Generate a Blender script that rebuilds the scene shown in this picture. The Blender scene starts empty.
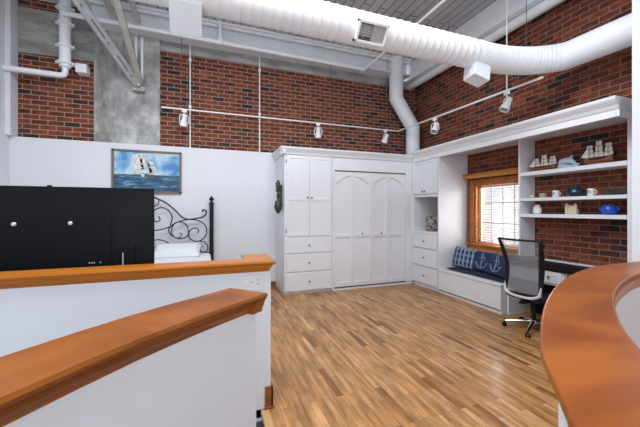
import bpy, math, random
from math import sin, cos, pi, radians as R
from mathutils import Vector, Matrix
random.seed(4)
scene = bpy.context.scene
col = scene.collection

# ------------------------------------------------------------ camera, world, lights, exposure
TH = R(20.12)
cam = bpy.data.objects.new('camera', bpy.data.cameras.new('camera'))
col.objects.link(cam)
cam.data.sensor_width = 36.0
cam.data.lens = 311.3 / 640 * 36.0
cam.data.shift_y = -3.6 / 640
cam.data.clip_start = 0.05
cam.location = (0, 0, 1.5)
cam.rotation_euler = (R(90), 0, -TH)
scene.camera = cam

world = bpy.data.worlds.new('world'); scene.world = world
world.use_nodes = True
bg = world.node_tree.nodes['Background']
bg.inputs[0].default_value = (0.86, 0.93, 1.0, 1)
bg.inputs[1].default_value = 2.2

def area(name, loc, rot, sx, sy, power, color=(1, 1, 1)):
    l = bpy.data.lights.new(name, 'AREA'); l.shape = 'RECTANGLE'; l.size = sx; l.size_y = sy
    l.energy = power; l.color = color
    o = bpy.data.objects.new(name, l); o.location = loc; o.rotation_euler = rot; col.objects.link(o)
    return o
# unseen fill lamp added behind the viewer, brightens the faces turned this way
area('rear_fill_light', (0.8, -2.9, 2.4), (R(94), 0, 0), 5.5, 2.4, 115, (0.93, 0.965, 1.0))
# daylight entering by the alcove window
area('alcove_window_light', (5.1, 3.96, 1.5), (R(90), 0, R(90)), 0.9, 1.1, 40, (0.95, 0.98, 1.0))
# fill lamp added above the frame, lifts the room from overhead
area('overhead_fill_light', (0.2, 2.05, 4.75), (0, 0, 0), 4.0, 2.6, 300, (0.90, 0.955, 1.0))

vs = scene.view_settings
vs.view_transform = 'Standard'; vs.look = 'None'; vs.gamma = 1.0; vs.exposure = 0.0
vs.use_curve_mapping = False

# ------------------------------------------------------------ materials
def mat(name, color, rough=0.5, metal=0.0, noise=0.0, nscale=8.0, bump=0.0, spec=None, coat=0.0):
    m = bpy.data.materials.new(name); m.use_nodes = True
    nt = m.node_tree; b = nt.nodes['Principled BSDF']
    b.inputs['Roughness'].default_value = rough; b.inputs['Metallic'].default_value = metal
    if spec is not None: b.inputs['Specular IOR Level'].default_value = spec
    b.inputs['Coat Weight'].default_value = coat; b.inputs['Coat Roughness'].default_value = 0.15
    tc = nt.nodes.new('ShaderNodeTexCoord')
    n = nt.nodes.new('ShaderNodeTexNoise'); n.inputs['Scale'].default_value = nscale; n.inputs['Detail'].default_value = 5
    nt.links.new(tc.outputs['Object'], n.inputs['Vector'])
    r = nt.nodes.new('ShaderNodeValToRGB')
    c = color
    r.color_ramp.elements[0].position = 0.3; r.color_ramp.elements[1].position = 0.7
    r.color_ramp.elements[0].color = (c[0]*(1-noise), c[1]*(1-noise), c[2]*(1-noise), 1)
    r.color_ramp.elements[1].color = (min(1, c[0]*(1+noise)), min(1, c[1]*(1+noise)), min(1, c[2]*(1+noise)), 1)
    nt.links.new(n.outputs['Fac'], r.inputs['Fac']); nt.links.new(r.outputs['Color'], b.inputs['Base Color'])
    if bump:
        bp = nt.nodes.new('ShaderNodeBump'); bp.inputs['Strength'].default_value = bump; bp.inputs['Distance'].default_value = 0.01
        nt.links.new(n.outputs['Fac'], bp.inputs['Height']); nt.links.new(bp.outputs['Normal'], b.inputs['Normal'])
    return m

def uv_nodes(nt, ax, sx=1, sy=1):
    tc = nt.nodes.new('ShaderNodeTexCoord'); s = nt.nodes.new('ShaderNodeSeparateXYZ'); c = nt.nodes.new('ShaderNodeCombineXYZ')
    nt.links.new(tc.outputs['Object'], s.inputs[0])
    nt.links.new(s.outputs[ax[0]], c.inputs[0]); nt.links.new(s.outputs[ax[1]], c.inputs[1])
    return tc, c

def ramp(nt, stops, interp='LINEAR'):
    r = nt.nodes.new('ShaderNodeValToRGB'); cr = r.color_ramp; cr.interpolation = interp
    cr.elements[0].position = stops[0][0]; cr.elements[0].color = (*stops[0][1], 1)
    cr.elements[1].position = stops[-1][0]; cr.elements[1].color = (*stops[-1][1], 1)
    for p, c in stops[1:-1]:
        e = cr.elements.new(p); e.color = (*c, 1)
    return r

def brick_mat(name, ax, bw, rh, mortar, stops, mortar_col, rough=0.85, bump=0.6, offset=0.5, grain=None, grain_amt=0.25, interp='CONSTANT', coat=0.0, smooth=0.1):
    m = bpy.data.materials.new(name); m.use_nodes = True
    nt = m.node_tree; L = nt.links; b = nt.nodes['Principled BSDF']
    b.inputs['Roughness'].default_value = rough
    b.inputs['Coat Weight'].default_value = coat; b.inputs['Coat Roughness'].default_value = 0.12
    b.inputs['Specular IOR Level'].default_value = 0.3
    tc, c = uv_nodes(nt, ax)
    t = nt.nodes.new('ShaderNodeTexBrick')
    t.offset = offset; t.offset_frequency = 2
    t.inputs['Scale'].default_value = 1.0; t.inputs['Mortar Size'].default_value = mortar; t.inputs['Mortar Smooth'].default_value = smooth
    t.inputs['Brick Width'].default_value = bw; t.inputs['Row Height'].default_value = rh
    t.inputs['Color1'].default_value = (0, 0, 0, 1); t.inputs['Color2'].default_value = (1, 1, 1, 1); t.inputs['Mortar'].default_value = (.5, .5, .5, 1)
    L.new(c.outputs[0], t.inputs['Vector'])
    r = ramp(nt, stops, interp); L.new(t.outputs['Color'], r.inputs['Fac'])
    n = nt.nodes.new('ShaderNodeTexNoise'); n.inputs['Detail'].default_value = 6
    mp = nt.nodes.new('ShaderNodeMapping'); mp.inputs['Scale'].default_value = grain or (14, 14, 14)
    L.new(tc.outputs['Object'], mp.inputs[0]); L.new(mp.outputs[0], n.inputs['Vector']); n.inputs['Scale'].default_value = 1.0
    gr = ramp(nt, [(0.3, (1-grain_amt,)*3), (0.7, (1+grain_amt,)*3)]); L.new(n.outputs['Fac'], gr.inputs['Fac'])
    mul = nt.nodes.new('ShaderNodeMixRGB'); mul.blend_type = 'MULTIPLY'; mul.inputs[0].default_value = 1
    L.new(r.outputs[0], mul.inputs[1]); L.new(gr.outputs[0], mul.inputs[2])
    mx = nt.nodes.new('ShaderNodeMixRGB'); mx.inputs[2].default_value = (*mortar_col, 1)
    L.new(t.outputs['Fac'], mx.inputs[0]); L.new(mul.outputs[0], mx.inputs[1]); L.new(mx.outputs[0], b.inputs['Base Color'])
    bp = nt.nodes.new('ShaderNodeBump'); bp.invert = True; bp.inputs['Strength'].default_value = bump; bp.inputs['Distance'].default_value = 0.006
    L.new(t.outputs['Fac'], bp.inputs['Height']); L.new(bp.outputs['Normal'], b.inputs['Normal'])
    return m

BR = [(0.0, (0.030, 0.022, 0.024)), (0.10, (0.050, 0.027, 0.025)), (0.20, (0.115, 0.029, 0.016)), (0.38, (0.16, 0.038, 0.019)), (0.55, (0.21, 0.050, 0.022)),
      (0.70, (0.11, 0.028, 0.016)), (0.85, (0.23, 0.064, 0.029)), (1.0, (0.15, 0.048, 0.030))]
M = {}
M['brick_x'] = brick_mat('red_brick_back', (0, 2), 0.215, 0.077, 0.0065, BR, (0.34, 0.26, 0.21), grain_amt=0.38, interp='LINEAR', grain=(9, 9, 16))
M['brick_y'] = brick_mat('red_brick_side', (1, 2), 0.215, 0.077, 0.0055, BR, (0.26, 0.175, 0.13), grain_amt=0.4, interp='LINEAR', grain=(9, 9, 16))
M['floor'] = brick_mat('oak_strip_floor', (1, 0), 0.46, 0.058, 0.0014,
    [(0.0, (0.19, 0.075, 0.020)), (0.12, (0.34, 0.155, 0.046)), (0.34, (0.45, 0.23, 0.088)), (0.55, (0.37, 0.175, 0.060)),
     (0.72, (0.52, 0.285, 0.122)), (0.92, (0.37, 0.17, 0.055)), (1.0, (0.46, 0.24, 0.095))], (0.10, 0.045, 0.02),
    rough=0.34, bump=0.15, offset=0.37, grain=(22, 3.0, 4), grain_amt=0.42, interp='LINEAR', coat=0.14)
M['deck'] = brick_mat('grey_roof_deck', (1, 0), 9.0, 0.15, 0.007,
    [(0, (0.46, 0.475, 0.50)), (0.5, (0.54, 0.555, 0.58)), (1.0, (0.42, 0.435, 0.46))], (0.08, 0.08, 0.085), rough=0.8, grain=(2, 1, 2), grain_amt=0.12, interp='LINEAR')
M['white'] = mat('white_wall_paint', (0.70, 0.715, 0.76), 0.6, noise=0.012, nscale=3)
M['cab'] = mat('white_cabinet_paint', (0.73, 0.74, 0.775), 0.42, noise=0.01, nscale=4)
M['inset'] = mat('white_panel_paint', (0.72, 0.73, 0.77), 0.5, noise=0.01, nscale=4)
M['duct'] = mat('white_duct_enamel', (0.84, 0.87, 0.91), 0.5, noise=0.02, nscale=3)
M['pipe'] = mat('white_pipe_enamel', (0.86, 0.88, 0.91), 0.45, noise=0.03)
M['grille'] = mat('grey_grille_metal', (0.36, 0.35, 0.34), 0.6, noise=0.1, nscale=40)
M['darkhole'] = mat('dark_vent_interior', (0.05, 0.045, 0.04), 0.8, noise=0.2)
M['diffuser'] = mat('pale_grey_diffuser', (0.62, 0.64, 0.67), 0.55, noise=0.02)
def concrete(name, stops, sc, board):
    m = bpy.data.materials.new(name); m.use_nodes = True; nt = m.node_tree; L = nt.links; b = nt.nodes['Principled BSDF']; b.inputs['Roughness'].default_value = 0.9
    tc = nt.nodes.new('ShaderNodeTexCoord'); mp = nt.nodes.new('ShaderNodeMapping'); mp.inputs['Scale'].default_value = sc; L.new(tc.outputs['Object'], mp.inputs[0])
    n = nt.nodes.new('ShaderNodeTexNoise'); n.inputs['Scale'].default_value = 1; n.inputs['Detail'].default_value = 10; n.inputs['Roughness'].default_value = 0.68; n.inputs['Distortion'].default_value = 0.12
    L.new(mp.outputs[0], n.inputs[0]); r = ramp(nt, stops); L.new(n.outputs['Fac'], r.inputs[0])
    s_, c = nt.nodes.new('ShaderNodeTexBrick'), uv_nodes(nt, (0, 2))[1]
    s_.inputs['Scale'].default_value = 1; s_.inputs['Brick Width'].default_value = board[0]; s_.inputs['Row Height'].default_value = board[1]; s_.inputs['Mortar Size'].default_value = 0.004; s_.inputs['Mortar Smooth'].default_value = 1
    L.new(c.outputs[0], s_.inputs[0]); mx = nt.nodes.new('ShaderNodeMixRGB'); mx.inputs[2].default_value = (.12, .115, .11, 1)
    k = nt.nodes.new('ShaderNodeMath'); k.operation = 'MULTIPLY'; k.inputs[1].default_value = 0.6; L.new(s_.outputs['Fac'], k.inputs[0])
    L.new(k.outputs[0], mx.inputs[0]); L.new(r.outputs[0], mx.inputs[1]); L.new(mx.outputs[0], b.inputs['Base Color'])
    bp = nt.nodes.new('ShaderNodeBump'); bp.inputs['Strength'].default_value = .5; bp.inputs['Distance'].default_value = .02; L.new(n.outputs['Fac'], bp.inputs['Height']); L.new(bp.outputs['Normal'], b.inputs['Normal'])
    return m
M['conc'] = concrete('rough_grey_concrete', [(0.3, (0.15, 0.145, 0.13)), (0.44, (0.29, 0.285, 0.275)), (0.54, (0.41, 0.41, 0.41)), (0.66, (0.60, 0.60, 0.59))], (3.2, 3.2, 2.0), (3.1, 0.93))
M['concb'] = concrete('board_marked_concrete', [(0.32, (0.20, 0.195, 0.185)), (0.5, (0.33, 0.33, 0.32)), (0.66, (0.46, 0.46, 0.45))], (2.0, 2.0, 7.0), (2.4, 0.165))
M['steelw'] = mat('white_painted_steel', (0.82, 0.845, 0.88), 0.5, noise=0.06, nscale=5)
M['steel'] = mat('grey_slotted_steel', (0.42, 0.43, 0.46), 0.5, 0.3, noise=0.12, nscale=6)
M['taupe'] = mat('taupe_painted_steel', (0.42, 0.40, 0.375), 0.6, noise=0.15, nscale=8)
M['black'] = mat('black_plastic', (0.007, 0.007, 0.008), 0.45, noise=0.1, spec=0.25)
M['tv'] = mat('matt_black_tv_casing', (0.0045, 0.005, 0.007), 0.42, noise=0.05, nscale=2, spec=0.15)
M['iron'] = mat('black_wrought_iron', (0.012, 0.011, 0.012), 0.4, 0.4, noise=0.2)
M['chrome'] = mat('polished_chrome', (0.75, 0.76, 0.78), 0.12, 1.0, noise=0.02)
M['knob'] = mat('dark_nickel', (0.10, 0.10, 0.11), 0.25, 0.9, noise=0.1)
M['silver'] = mat('silver_plastic', (0.62, 0.63, 0.65), 0.35, 0.2, noise=0.03)
M['linen'] = mat('white_bed_linen', (0.80, 0.81, 0.84), 0.9, noise=0.03, nscale=9, bump=0.2)
M['navy'] = mat('navy_canvas', (0.012, 0.026, 0.075), 0.9, noise=0.3, nscale=60, bump=0.2)
M['cushion'] = mat('dark_navy_cushion', (0.012, 0.018, 0.04), 0.9, noise=0.3, nscale=50, bump=0.2)
M['print'] = mat('pale_blue_print', (0.20, 0.28, 0.42), 0.9, noise=0.1)
M['deskblack'] = mat('black_desk_laminate', (0.006, 0.006, 0.007), 0.5, noise=0.1, spec=0.15)
M['ceramic'] = mat('white_ceramic', (0.78, 0.77, 0.74), 0.25, noise=0.03)
M['cream'] = mat('cream_ceramic', (0.62, 0.54, 0.38), 0.5, noise=0.08, nscale=30)
M['blueglaze'] = mat('cobalt_blue_glaze', (0.015, 0.08, 0.50), 0.2, noise=0.25, nscale=12)
M['tealpot'] = mat('dark_teal_glaze', (0.006, 0.028, 0.05), 0.25, noise=0.5, nscale=14)
M['hull'] = mat('varnished_ship_wood', (0.24, 0.085, 0.03), 0.4, noise=0.3, nscale=40)
M['darkhull'] = mat('dark_ship_wood', (0.035, 0.025, 0.022), 0.4, noise=0.3, nscale=40)
M['sail'] = mat('cream_sailcloth', (0.86, 0.83, 0.76), 0.9, noise=0.05, nscale=40)
M['dolphin'] = mat('blue_white_porcelain', (0.50, 0.58, 0.70), 0.25, noise=0.12, nscale=18)
M['bronze'] = mat('weathered_bronze', (0.06, 0.065, 0.055), 0.45, 0.5, noise=0.6, nscale=45, bump=0.5)
M['stone'] = mat('pale_building_stone', (0.68, 0.69, 0.72), 0.9, noise=0.12, nscale=1.5)
M['glassy'] = mat('smoky_clear_glass', (0.35, 0.33, 0.32), 0.1, noise=0.05)
M['frame'] = mat('bronze_picture_frame', (0.17, 0.12, 0.085), 0.45, 0.2, noise=0.2, nscale=30)
M['marker'] = mat('charcoal_print', (0.04, 0.05, 0.08), 0.6, noise=0.1)
M['plate'] = mat('ivory_switch_plastic', (0.72, 0.72, 0.72), 0.35, noise=0.01)
M['toe'] = mat('dark_recess', (0.10, 0.09, 0.085), 0.8, noise=0.1)

def wood(name, c1, c2, rough, ax=0, coat=0.05, scale=(1.2, 18, 18)):
    m = bpy.data.materials.new(name); m.use_nodes = True; nt = m.node_tree; L = nt.links; b = nt.nodes['Principled BSDF']
    b.inputs['Roughness'].default_value = rough; b.inputs['Coat Weight'].default_value = coat; b.inputs['Coat Roughness'].default_value = 0.2
    b.inputs['Specular IOR Level'].default_value = 0.22
    tc = nt.nodes.new('ShaderNodeTexCoord'); mp = nt.nodes.new('ShaderNodeMapping'); mp.inputs['Scale'].default_value = scale
    L.new(tc.outputs['Object'], mp.inputs[0])
    n = nt.nodes.new('ShaderNodeTexNoise'); n.inputs['Scale'].default_value = 1.0; n.inputs['Detail'].default_value = 6; n.inputs['Distortion'].default_value = 0.6
    L.new(mp.outputs[0], n.inputs['Vector'])
    r = ramp(nt, [(0.32, c1), (0.68, c2)]); L.new(n.outputs['Fac'], r.inputs['Fac']); L.new(r.outputs[0], b.inputs['Base Color'])
    return m
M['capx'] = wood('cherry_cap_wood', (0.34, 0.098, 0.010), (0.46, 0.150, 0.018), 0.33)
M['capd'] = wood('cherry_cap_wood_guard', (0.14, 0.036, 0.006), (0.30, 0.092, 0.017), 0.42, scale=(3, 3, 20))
M['counter'] = wood('cherry_counter_wood', (0.19, 0.042, 0.004), (0.34, 0.090, 0.009), 0.36, scale=(2.6, 5.0, 3), coat=0.08)
M['apron'] = wood('pale_cherry_edging', (0.44, 0.22, 0.11), (0.55, 0.30, 0.16), 0.4, scale=(3, 3, 30))
M['cherry'] = wood('cherry_trim', (0.22, 0.07, 0.02), (0.30, 0.105, 0.03), 0.35)
M['wintrim'] = wood('orange_window_trim', (0.42, 0.16, 0.035), (0.56, 0.24, 0.06), 0.4, scale=(18, 1.2, 18))
M['slat'] = wood('reddish_blind_slats', (0.30, 0.10, 0.04), (0.40, 0.15, 0.06), 0.45, scale=(18, 1.2, 18))
M['nosing'] = wood('oak_nosing_board', (0.50, 0.28, 0.12), (0.60, 0.36, 0.17), 0.35, scale=(18, 1.5, 4))

def glass():
    m = bpy.data.materials.new('window_glass'); m.use_nodes = True; nt = m.node_tree
    o = nt.nodes['Material Output']; t = nt.nodes.new('ShaderNodeBsdfTransparent'); g = nt.nodes.new('ShaderNodeBsdfGlossy'); g.inputs['Roughness'].default_value = 0.02
    mx = nt.nodes.new('ShaderNodeMixShader'); mx.inputs[0].default_value = 0.07
    nt.links.new(t.outputs[0], mx.inputs[1]); nt.links.new(g.outputs[0], mx.inputs[2]); nt.links.new(mx.outputs[0], o.inputs[0])
    return m
M['glass'] = glass()
def meshcloth(name, c, a):
    m = mat(name, c, 0.7, noise=0.08, nscale=60); nt = m.node_tree
    o = nt.nodes['Material Output']; t = nt.nodes.new('ShaderNodeBsdfTransparent'); mx = nt.nodes.new('ShaderNodeMixShader'); mx.inputs[0].default_value = a
    nt.links.new(t.outputs[0], mx.inputs[1]); nt.links.new(nt.nodes['Principled BSDF'].outputs[0], mx.inputs[2]); nt.links.new(mx.outputs[0], o.inputs[0])
    return m
M['chairmesh'] = meshcloth('grey_chair_mesh', (0.30, 0.31, 0.33), 0.38)
M['lumbar'] = meshcloth('charcoal_chair_mesh', (0.13, 0.135, 0.15), 0.75)

def plaid():
    m = bpy.data.materials.new('navy_plaid'); m.use_nodes = True; nt = m.node_tree; L = nt.links; b = nt.nodes['Principled BSDF']; b.inputs['Roughness'].default_value = 0.9
    tc, c = uv_nodes(nt, (0, 2))
    def w(d, sc):
        x = nt.nodes.new('ShaderNodeTexWave'); x.bands_direction = d; x.inputs['Scale'].default_value = sc; L.new(c.outputs[0], x.inputs[0])
        r = ramp(nt, [(0.55, (0, 0, 0)), (0.75, (1, 1, 1))]); L.new(x.outputs['Fac'], r.inputs[0]); return r
    a = w('X', 3.6); d = w('Y', 3.2); e = w('X', 13)
    ad = nt.nodes.new('ShaderNodeMixRGB'); ad.blend_type = 'ADD'; ad.inputs[0].default_value = 0.6; L.new(a.outputs[0], ad.inputs[1]); L.new(d.outputs[0], ad.inputs[2])
    ml = nt.nodes.new('ShaderNodeMixRGB'); ml.blend_type = 'MULTIPLY'; ml.inputs[0].default_value = 0.7; L.new(ad.outputs[0], ml.inputs[1]); L.new(e.outputs[0], ml.inputs[2])
    r = ramp(nt, [(0.0, (0.012, 0.03, 0.09)), (0.5, (0.10, 0.17, 0.28)), (1.0, (0.42, 0.48, 0.52))]); L.new(ml.outputs[0], r.inputs[0]); L.new(r.outputs[0], b.inputs['Base Color'])
    return m
M['plaid'] = plaid()
def blotch(name, stops, sc):
    m = bpy.data.materials.new(name); m.use_nodes = True; nt = m.node_tree; L = nt.links; b = nt.nodes['Principled BSDF']; b.inputs['Roughness'].default_value = 0.8
    tc = nt.nodes.new('ShaderNodeTexCoord'); v = nt.nodes.new('ShaderNodeTexNoise'); v.inputs['Scale'].default_value = sc; v.inputs['Detail'].default_value = 3; L.new(tc.outputs['Object'], v.inputs[0])
    r = ramp(nt, stops, 'CONSTANT'); L.new(v.outputs['Fac'], r.inputs[0]); L.new(r.outputs[0], b.inputs['Base Color']); return m
M['boxprint'] = blotch('black_and_cream_print', [(0, (0.03, 0.03, 0.03)), (0.48, (0.35, 0.32, 0.27)), (0.56, (0.05, 0.05, 0.05)), (0.62, (0.5, 0.47, 0.42)), (1, (0.1, 0.1, 0.1))], 14)

def seascape():
    m = bpy.data.materials.new('seascape_paint'); m.use_nodes = True; nt = m.node_tree; L = nt.links; b = nt.nodes['Principled BSDF']; b.inputs['Roughness'].default_value = 0.45
    tc = nt.nodes.new('ShaderNodeTexCoord'); s = nt.nodes.new('ShaderNodeSeparateXYZ'); L.new(tc.outputs['Object'], s.inputs[0])
    n = nt.nodes.new('ShaderNodeTexNoise'); n.inputs['Scale'].default_value = 3.6; n.inputs['Detail'].default_value = 4; L.new(tc.outputs['Object'], n.inputs[0])
    sky = ramp(nt, [(0.40, (0.06, 0.22, 0.50)), (0.50, (0.20, 0.42, 0.66)), (0.60, (0.52, 0.62, 0.68)), (0.72, (0.36, 0.44, 0.52))]); L.new(n.outputs['Fac'], sky.inputs[0])
    mp = nt.nodes.new('ShaderNodeMapping'); mp.inputs['Scale'].default_value = (5, 5, 22); L.new(tc.outputs['Object'], mp.inputs[0])
    n2 = nt.nodes.new('ShaderNodeTexNoise'); n2.inputs['Scale'].default_value = 1; n2.inputs['Detail'].default_value = 4; n2.inputs['Distortion'].default_value = 0.8; L.new(mp.outputs[0], n2.inputs[0])
    sea = ramp(nt, [(0.35, (0.008, 0.03, 0.08)), (0.5, (0.02, 0.09, 0.17)), (0.6, (0.05, 0.18, 0.28)), (0.70, (0.30, 0.48, 0.56))]); L.new(n2.outputs['Fac'], sea.inputs[0])
    g = nt.nodes.new('ShaderNodeMath'); g.operation = 'GREATER_THAN'; g.inputs[1].default_value = 0.315; L.new(s.outputs[2], g.inputs[0])
    mx = nt.nodes.new('ShaderNodeMixRGB'); L.new(g.outputs[0], mx.inputs[0]); L.new(sea.outputs[0], mx.inputs[1]); L.new(sky.outputs[0], mx.inputs[2]); L.new(mx.outputs[0], b.inputs['Base Color'])
    return m
M['sea'] = seascape()

# ------------------------------------------------------------ mesh helpers
ORG = {}
class MB:
    def __init__(s, T=None): s.v = []; s.f = []; s.T = T
    def add(s, vs_, fs):
        n = len(s.v)
        s.v += [s.T(*p) for p in vs_] if s.T else [tuple(p) for p in vs_]
        s.f += [tuple(i + n for i in f) for f in fs]; return s
    def box(s, x0, x1, y0, y1, z0, z1):
        return s.add([(x0,y0,z0),(x1,y0,z0),(x1,y1,z0),(x0,y1,z0),(x0,y0,z1),(x1,y0,z1),(x1,y1,z1),(x0,y1,z1)],
                     [(0,3,2,1),(4,5,6,7),(0,1,5,4),(1,2,6,5),(2,3,7,6),(3,0,4,7)])
    def prism(s, pts, axis, a, b):
        # pts: 2D polygon; axis: extrude axis 0/1/2
        def mk(p, t):
            if axis == 0: return (t, p[0], p[1])
            if axis == 1: return (p[0], t, p[1])
            return (p[0], p[1], t)
        n = len(pts)
        return s.add([mk(p, a) for p in pts] + [mk(p, b) for p in pts],
                     [tuple(range(n - 1, -1, -1)), tuple(range(n, 2 * n))] + [(i, (i + 1) % n, n + (i + 1) % n, n + i) for i in range(n)])
    def tube(s, pts, r, n=10, caps=True, flat=None):
        P = [Vector(p) for p in pts]; rs = r if isinstance(r, (list, tuple)) else [r] * len(P)
        t0 = (P[1] - P[0]).normalized(); up = Vector((0, 0, 1)) if abs(t0.z) < 0.9 else Vector((0, 1, 0))
        a = t0.cross(up).normalized(); rings = []
        for i, p in enumerate(P):
            if i == 0: t = P[1] - P[0]
            elif i == len(P) - 1: t = P[-1] - P[-2]
            else: t = (P[i+1] - P[i]).normalized() + (P[i] - P[i-1]).normalized()
            t.normalize(); a = (a - t * a.dot(t)).normalized(); b = t.cross(a)
            rings.append([p + (a * cos(2*pi*k/n) + b * sin(2*pi*k/n) * (flat or 1)) * rs[i] for k in range(n)])
        vs_ = [tuple(q) for rg in rings for q in rg]; fs = []
        for i in range(len(P) - 1):
            for k in range(n):
                fs.append((i*n + k, i*n + (k+1) % n, (i+1)*n + (k+1) % n, (i+1)*n + k))
        if caps: fs += [tuple(range(n - 1, -1, -1)), tuple((len(P)-1)*n + k for k in range(n))]
        return s.add(vs_, fs)
    def cyl(s, p0, p1, r, n=16, r1=None): return s.tube([p0, p1], [r, r if r1 is None else r1], n)
    def lathe(s, c, prof, n=20, axis='z', sx=1, sy=1):
        vs_ = []; fs = []
        for (r, h) in prof:
            for k in range(n):
                a = 2*pi*k/n; u, w = r*cos(a)*sx, r*sin(a)*sy
                vs_.append((c[0]+u, c[1]+w, c[2]+h) if axis == 'z' else ((c[0]+h, c[1]+u, c[2]+w) if axis == 'x' else (c[0]+u, c[1]+h, c[2]+w)))
        for i in range(len(prof) - 1):
            for k in range(n): fs.append((i*n+k, i*n+(k+1) % n, (i+1)*n+(k+1) % n, (i+1)*n+k))
        fs += [tuple(range(n-1, -1, -1)), tuple((len(prof)-1)*n+k for k in range(n))]
        return s.add(vs_, fs)
    def ball(s, c, r, n=12, sx=1, sy=1, sz=1):
        m = n // 2 + 1
        return s.lathe(c, [(max(1e-4, r*sin(pi*i/m)), -r*sz*cos(pi*i/m)) for i in range(m + 1)], n, 'z', sx, sy)
    def pieces(s):
        par = list(range(len(s.v)))
        def find(a):
            while par[a] != a: par[a] = par[par[a]]; a = par[a]
            return a
        for f in s.f:
            for q in f[1:]: par[find(q)] = find(f[0])
        g = {}
        for i in range(len(s.v)): g.setdefault(find(i), []).append(i)
        out = []
        for ids in g.values():
            ix = {a: k for k, a in enumerate(ids)}; m = MB(); m.v = [s.v[a] for a in ids]
            m.f = [tuple(ix[a] for a in f) for f in s.f if f[0] in ix]; out.append(m)
        return out
    def split(s, name, m, parent=None, **k):
        return [p.build(name, m, parent, **k) for p in s.pieces()]
    def build(s, name, m, parent=None, smooth=False, bevel=0.0, seg=2):
        o3 = ORG.get(parent.name, (0, 0, 0)) if parent else (0, 0, 0)
        me = bpy.data.meshes.new(name)
        me.from_pydata([(p[0]-o3[0], p[1]-o3[1], p[2]-o3[2]) for p in s.v], [], s.f)
        import bmesh
        bm = bmesh.new(); bm.from_mesh(me); bmesh.ops.recalc_face_normals(bm, faces=bm.faces); bm.to_mesh(me); bm.free()
        me.materials.append(M[m] if isinstance(m, str) else m)
        o = bpy.data.objects.new(name, me); col.objects.link(o)
        if parent: o.parent = parent; ORG[o.name] = o3
        if smooth:
            for p in me.polygons: p.use_smooth = True
            try: me.set_sharp_from_angle(angle=R(40))
            except Exception: pass
        if bevel:
            b = o.modifiers.new('bevel', 'BEVEL'); b.width = bevel; b.segments = seg; b.limit_method = 'ANGLE'; b.angle_limit = R(40)
        return o

def tag(o, label=None, cat=None, group=None, kind=None):
    if label: o['label'] = label
    if cat: o['category'] = cat
    if group: o['group'] = group
    if kind: o['kind'] = kind
    return o
def thing(name, loc, label, cat, group=None, local=False):
    o = bpy.data.objects.new(name, None); o.empty_display_size = 0.1; o.location = loc; col.objects.link(o)
    ORG[o.name] = (0, 0, 0) if local else tuple(loc)
    return tag(o, label, cat, group)
def struct(o, label=None): return tag(o, label, kind='structure')
def B(*a): return MB().box(*a)
def copy_tree(o, parent=None):
    c = o.copy(); col.objects.link(c)
    if parent: c.parent = parent
    for ch in list(o.children): copy_tree(ch, c)
    return c

# ------------------------------------------------------------ the setting
CZ = 4.85; YW = 6.05; YB = 6.15; XB = 4.65; XL = -2.8; XF = 3.97; YF = 5.33
fl = MB().box(0.43, 4.9, -4, 2.35, -0.06, 0).box(-2.9, 4.9, 2.35, 6.4, -0.06, 0)
struct(fl.build('floor', 'floor'), 'honey oak strip floor running towards the back cabinets')
ns = struct(B(0.385, 0.447, -4, 2.345, -0.035, 0.002).build('trim_1', 'nosing', bevel=0.008), 'pale oak nosing board along the stair opening')
sw = MB().box(0.405, 0.43, -4, 2.35, -1.4, -0.06).box(-2.8, 0.405, -4, 2.35, -1.45, -1.4)
struct(sw.box(-2.8, 0.404, 2.335, 2.35, -1.4, -0.085).build('wall_stairwell', 'toe'), 'dark stair side below the floor edge')
struct(B(-3.0, 4.9, -4, 6.4, CZ, CZ + .1).build('ceiling', 'deck'), 'grey ribbed roof deck')
# back wall: brick with a concrete pier and a thinner white wall before its lower part
struct(MB().box(-2.74, -1.735, YB, 6.35, 2.5, 3.955).box(-2.74, -2.15, YB, 6.35, 4.66, CZ).box(-2.15, -1.735, YB, 6.35, 4.66, CZ)
       .box(-0.76, XB + .2, YB, 6.35, 0, 4.325).build('wall_back', 'brick_x'), 'dark red brick back wall')
struct(MB().box(-1.735, -0.76, YB - .05, 6.35, 0, 4.66).build('wall_pier', 'conc'), 'rough grey concrete pier in the brick wall')
struct(MB().box(-2.74, -1.735, YB - .01, 6.34, 3.955, 4.66).box(-0.76, XB, YB - .01, 6.34, 4.325, 4.52).build('trim_2', 'concb'), 'board-marked concrete lintel band')
struct(MB().box(XL, XB, -3.1, -3.0, -1.4, CZ).build('wall_rear', 'white'), 'white wall behind the viewer')
struct(MB().box(XL, 1.30, YW, YB - .005, 0, 2.62).build('wall_white', 'white', bevel=0.004), 'white painted partition wall under the brick')
struct(MB().box(XL - .15, XL, -4, 6.4, 0, CZ).box(XL, XL + .06, YW - .1, 6.4, 2.62, CZ).build('wall_left', 'white'), 'white side wall at the left edge')
struct(MB().box(-1.735, 4.3, 5.86, 5.90, 4.78, CZ).box(-1.735, 4.3, 5.98, 6.02, 4.52, CZ).box(-1.735, 4.3, 5.84, 6.16, 4.50, 4.53).box(-2.8, 4.3, 5.80, 6.16, 4.815, CZ)
       .build('trim_3', 'steelw'), 'white steel beam under the roof deck at the back')
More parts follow.
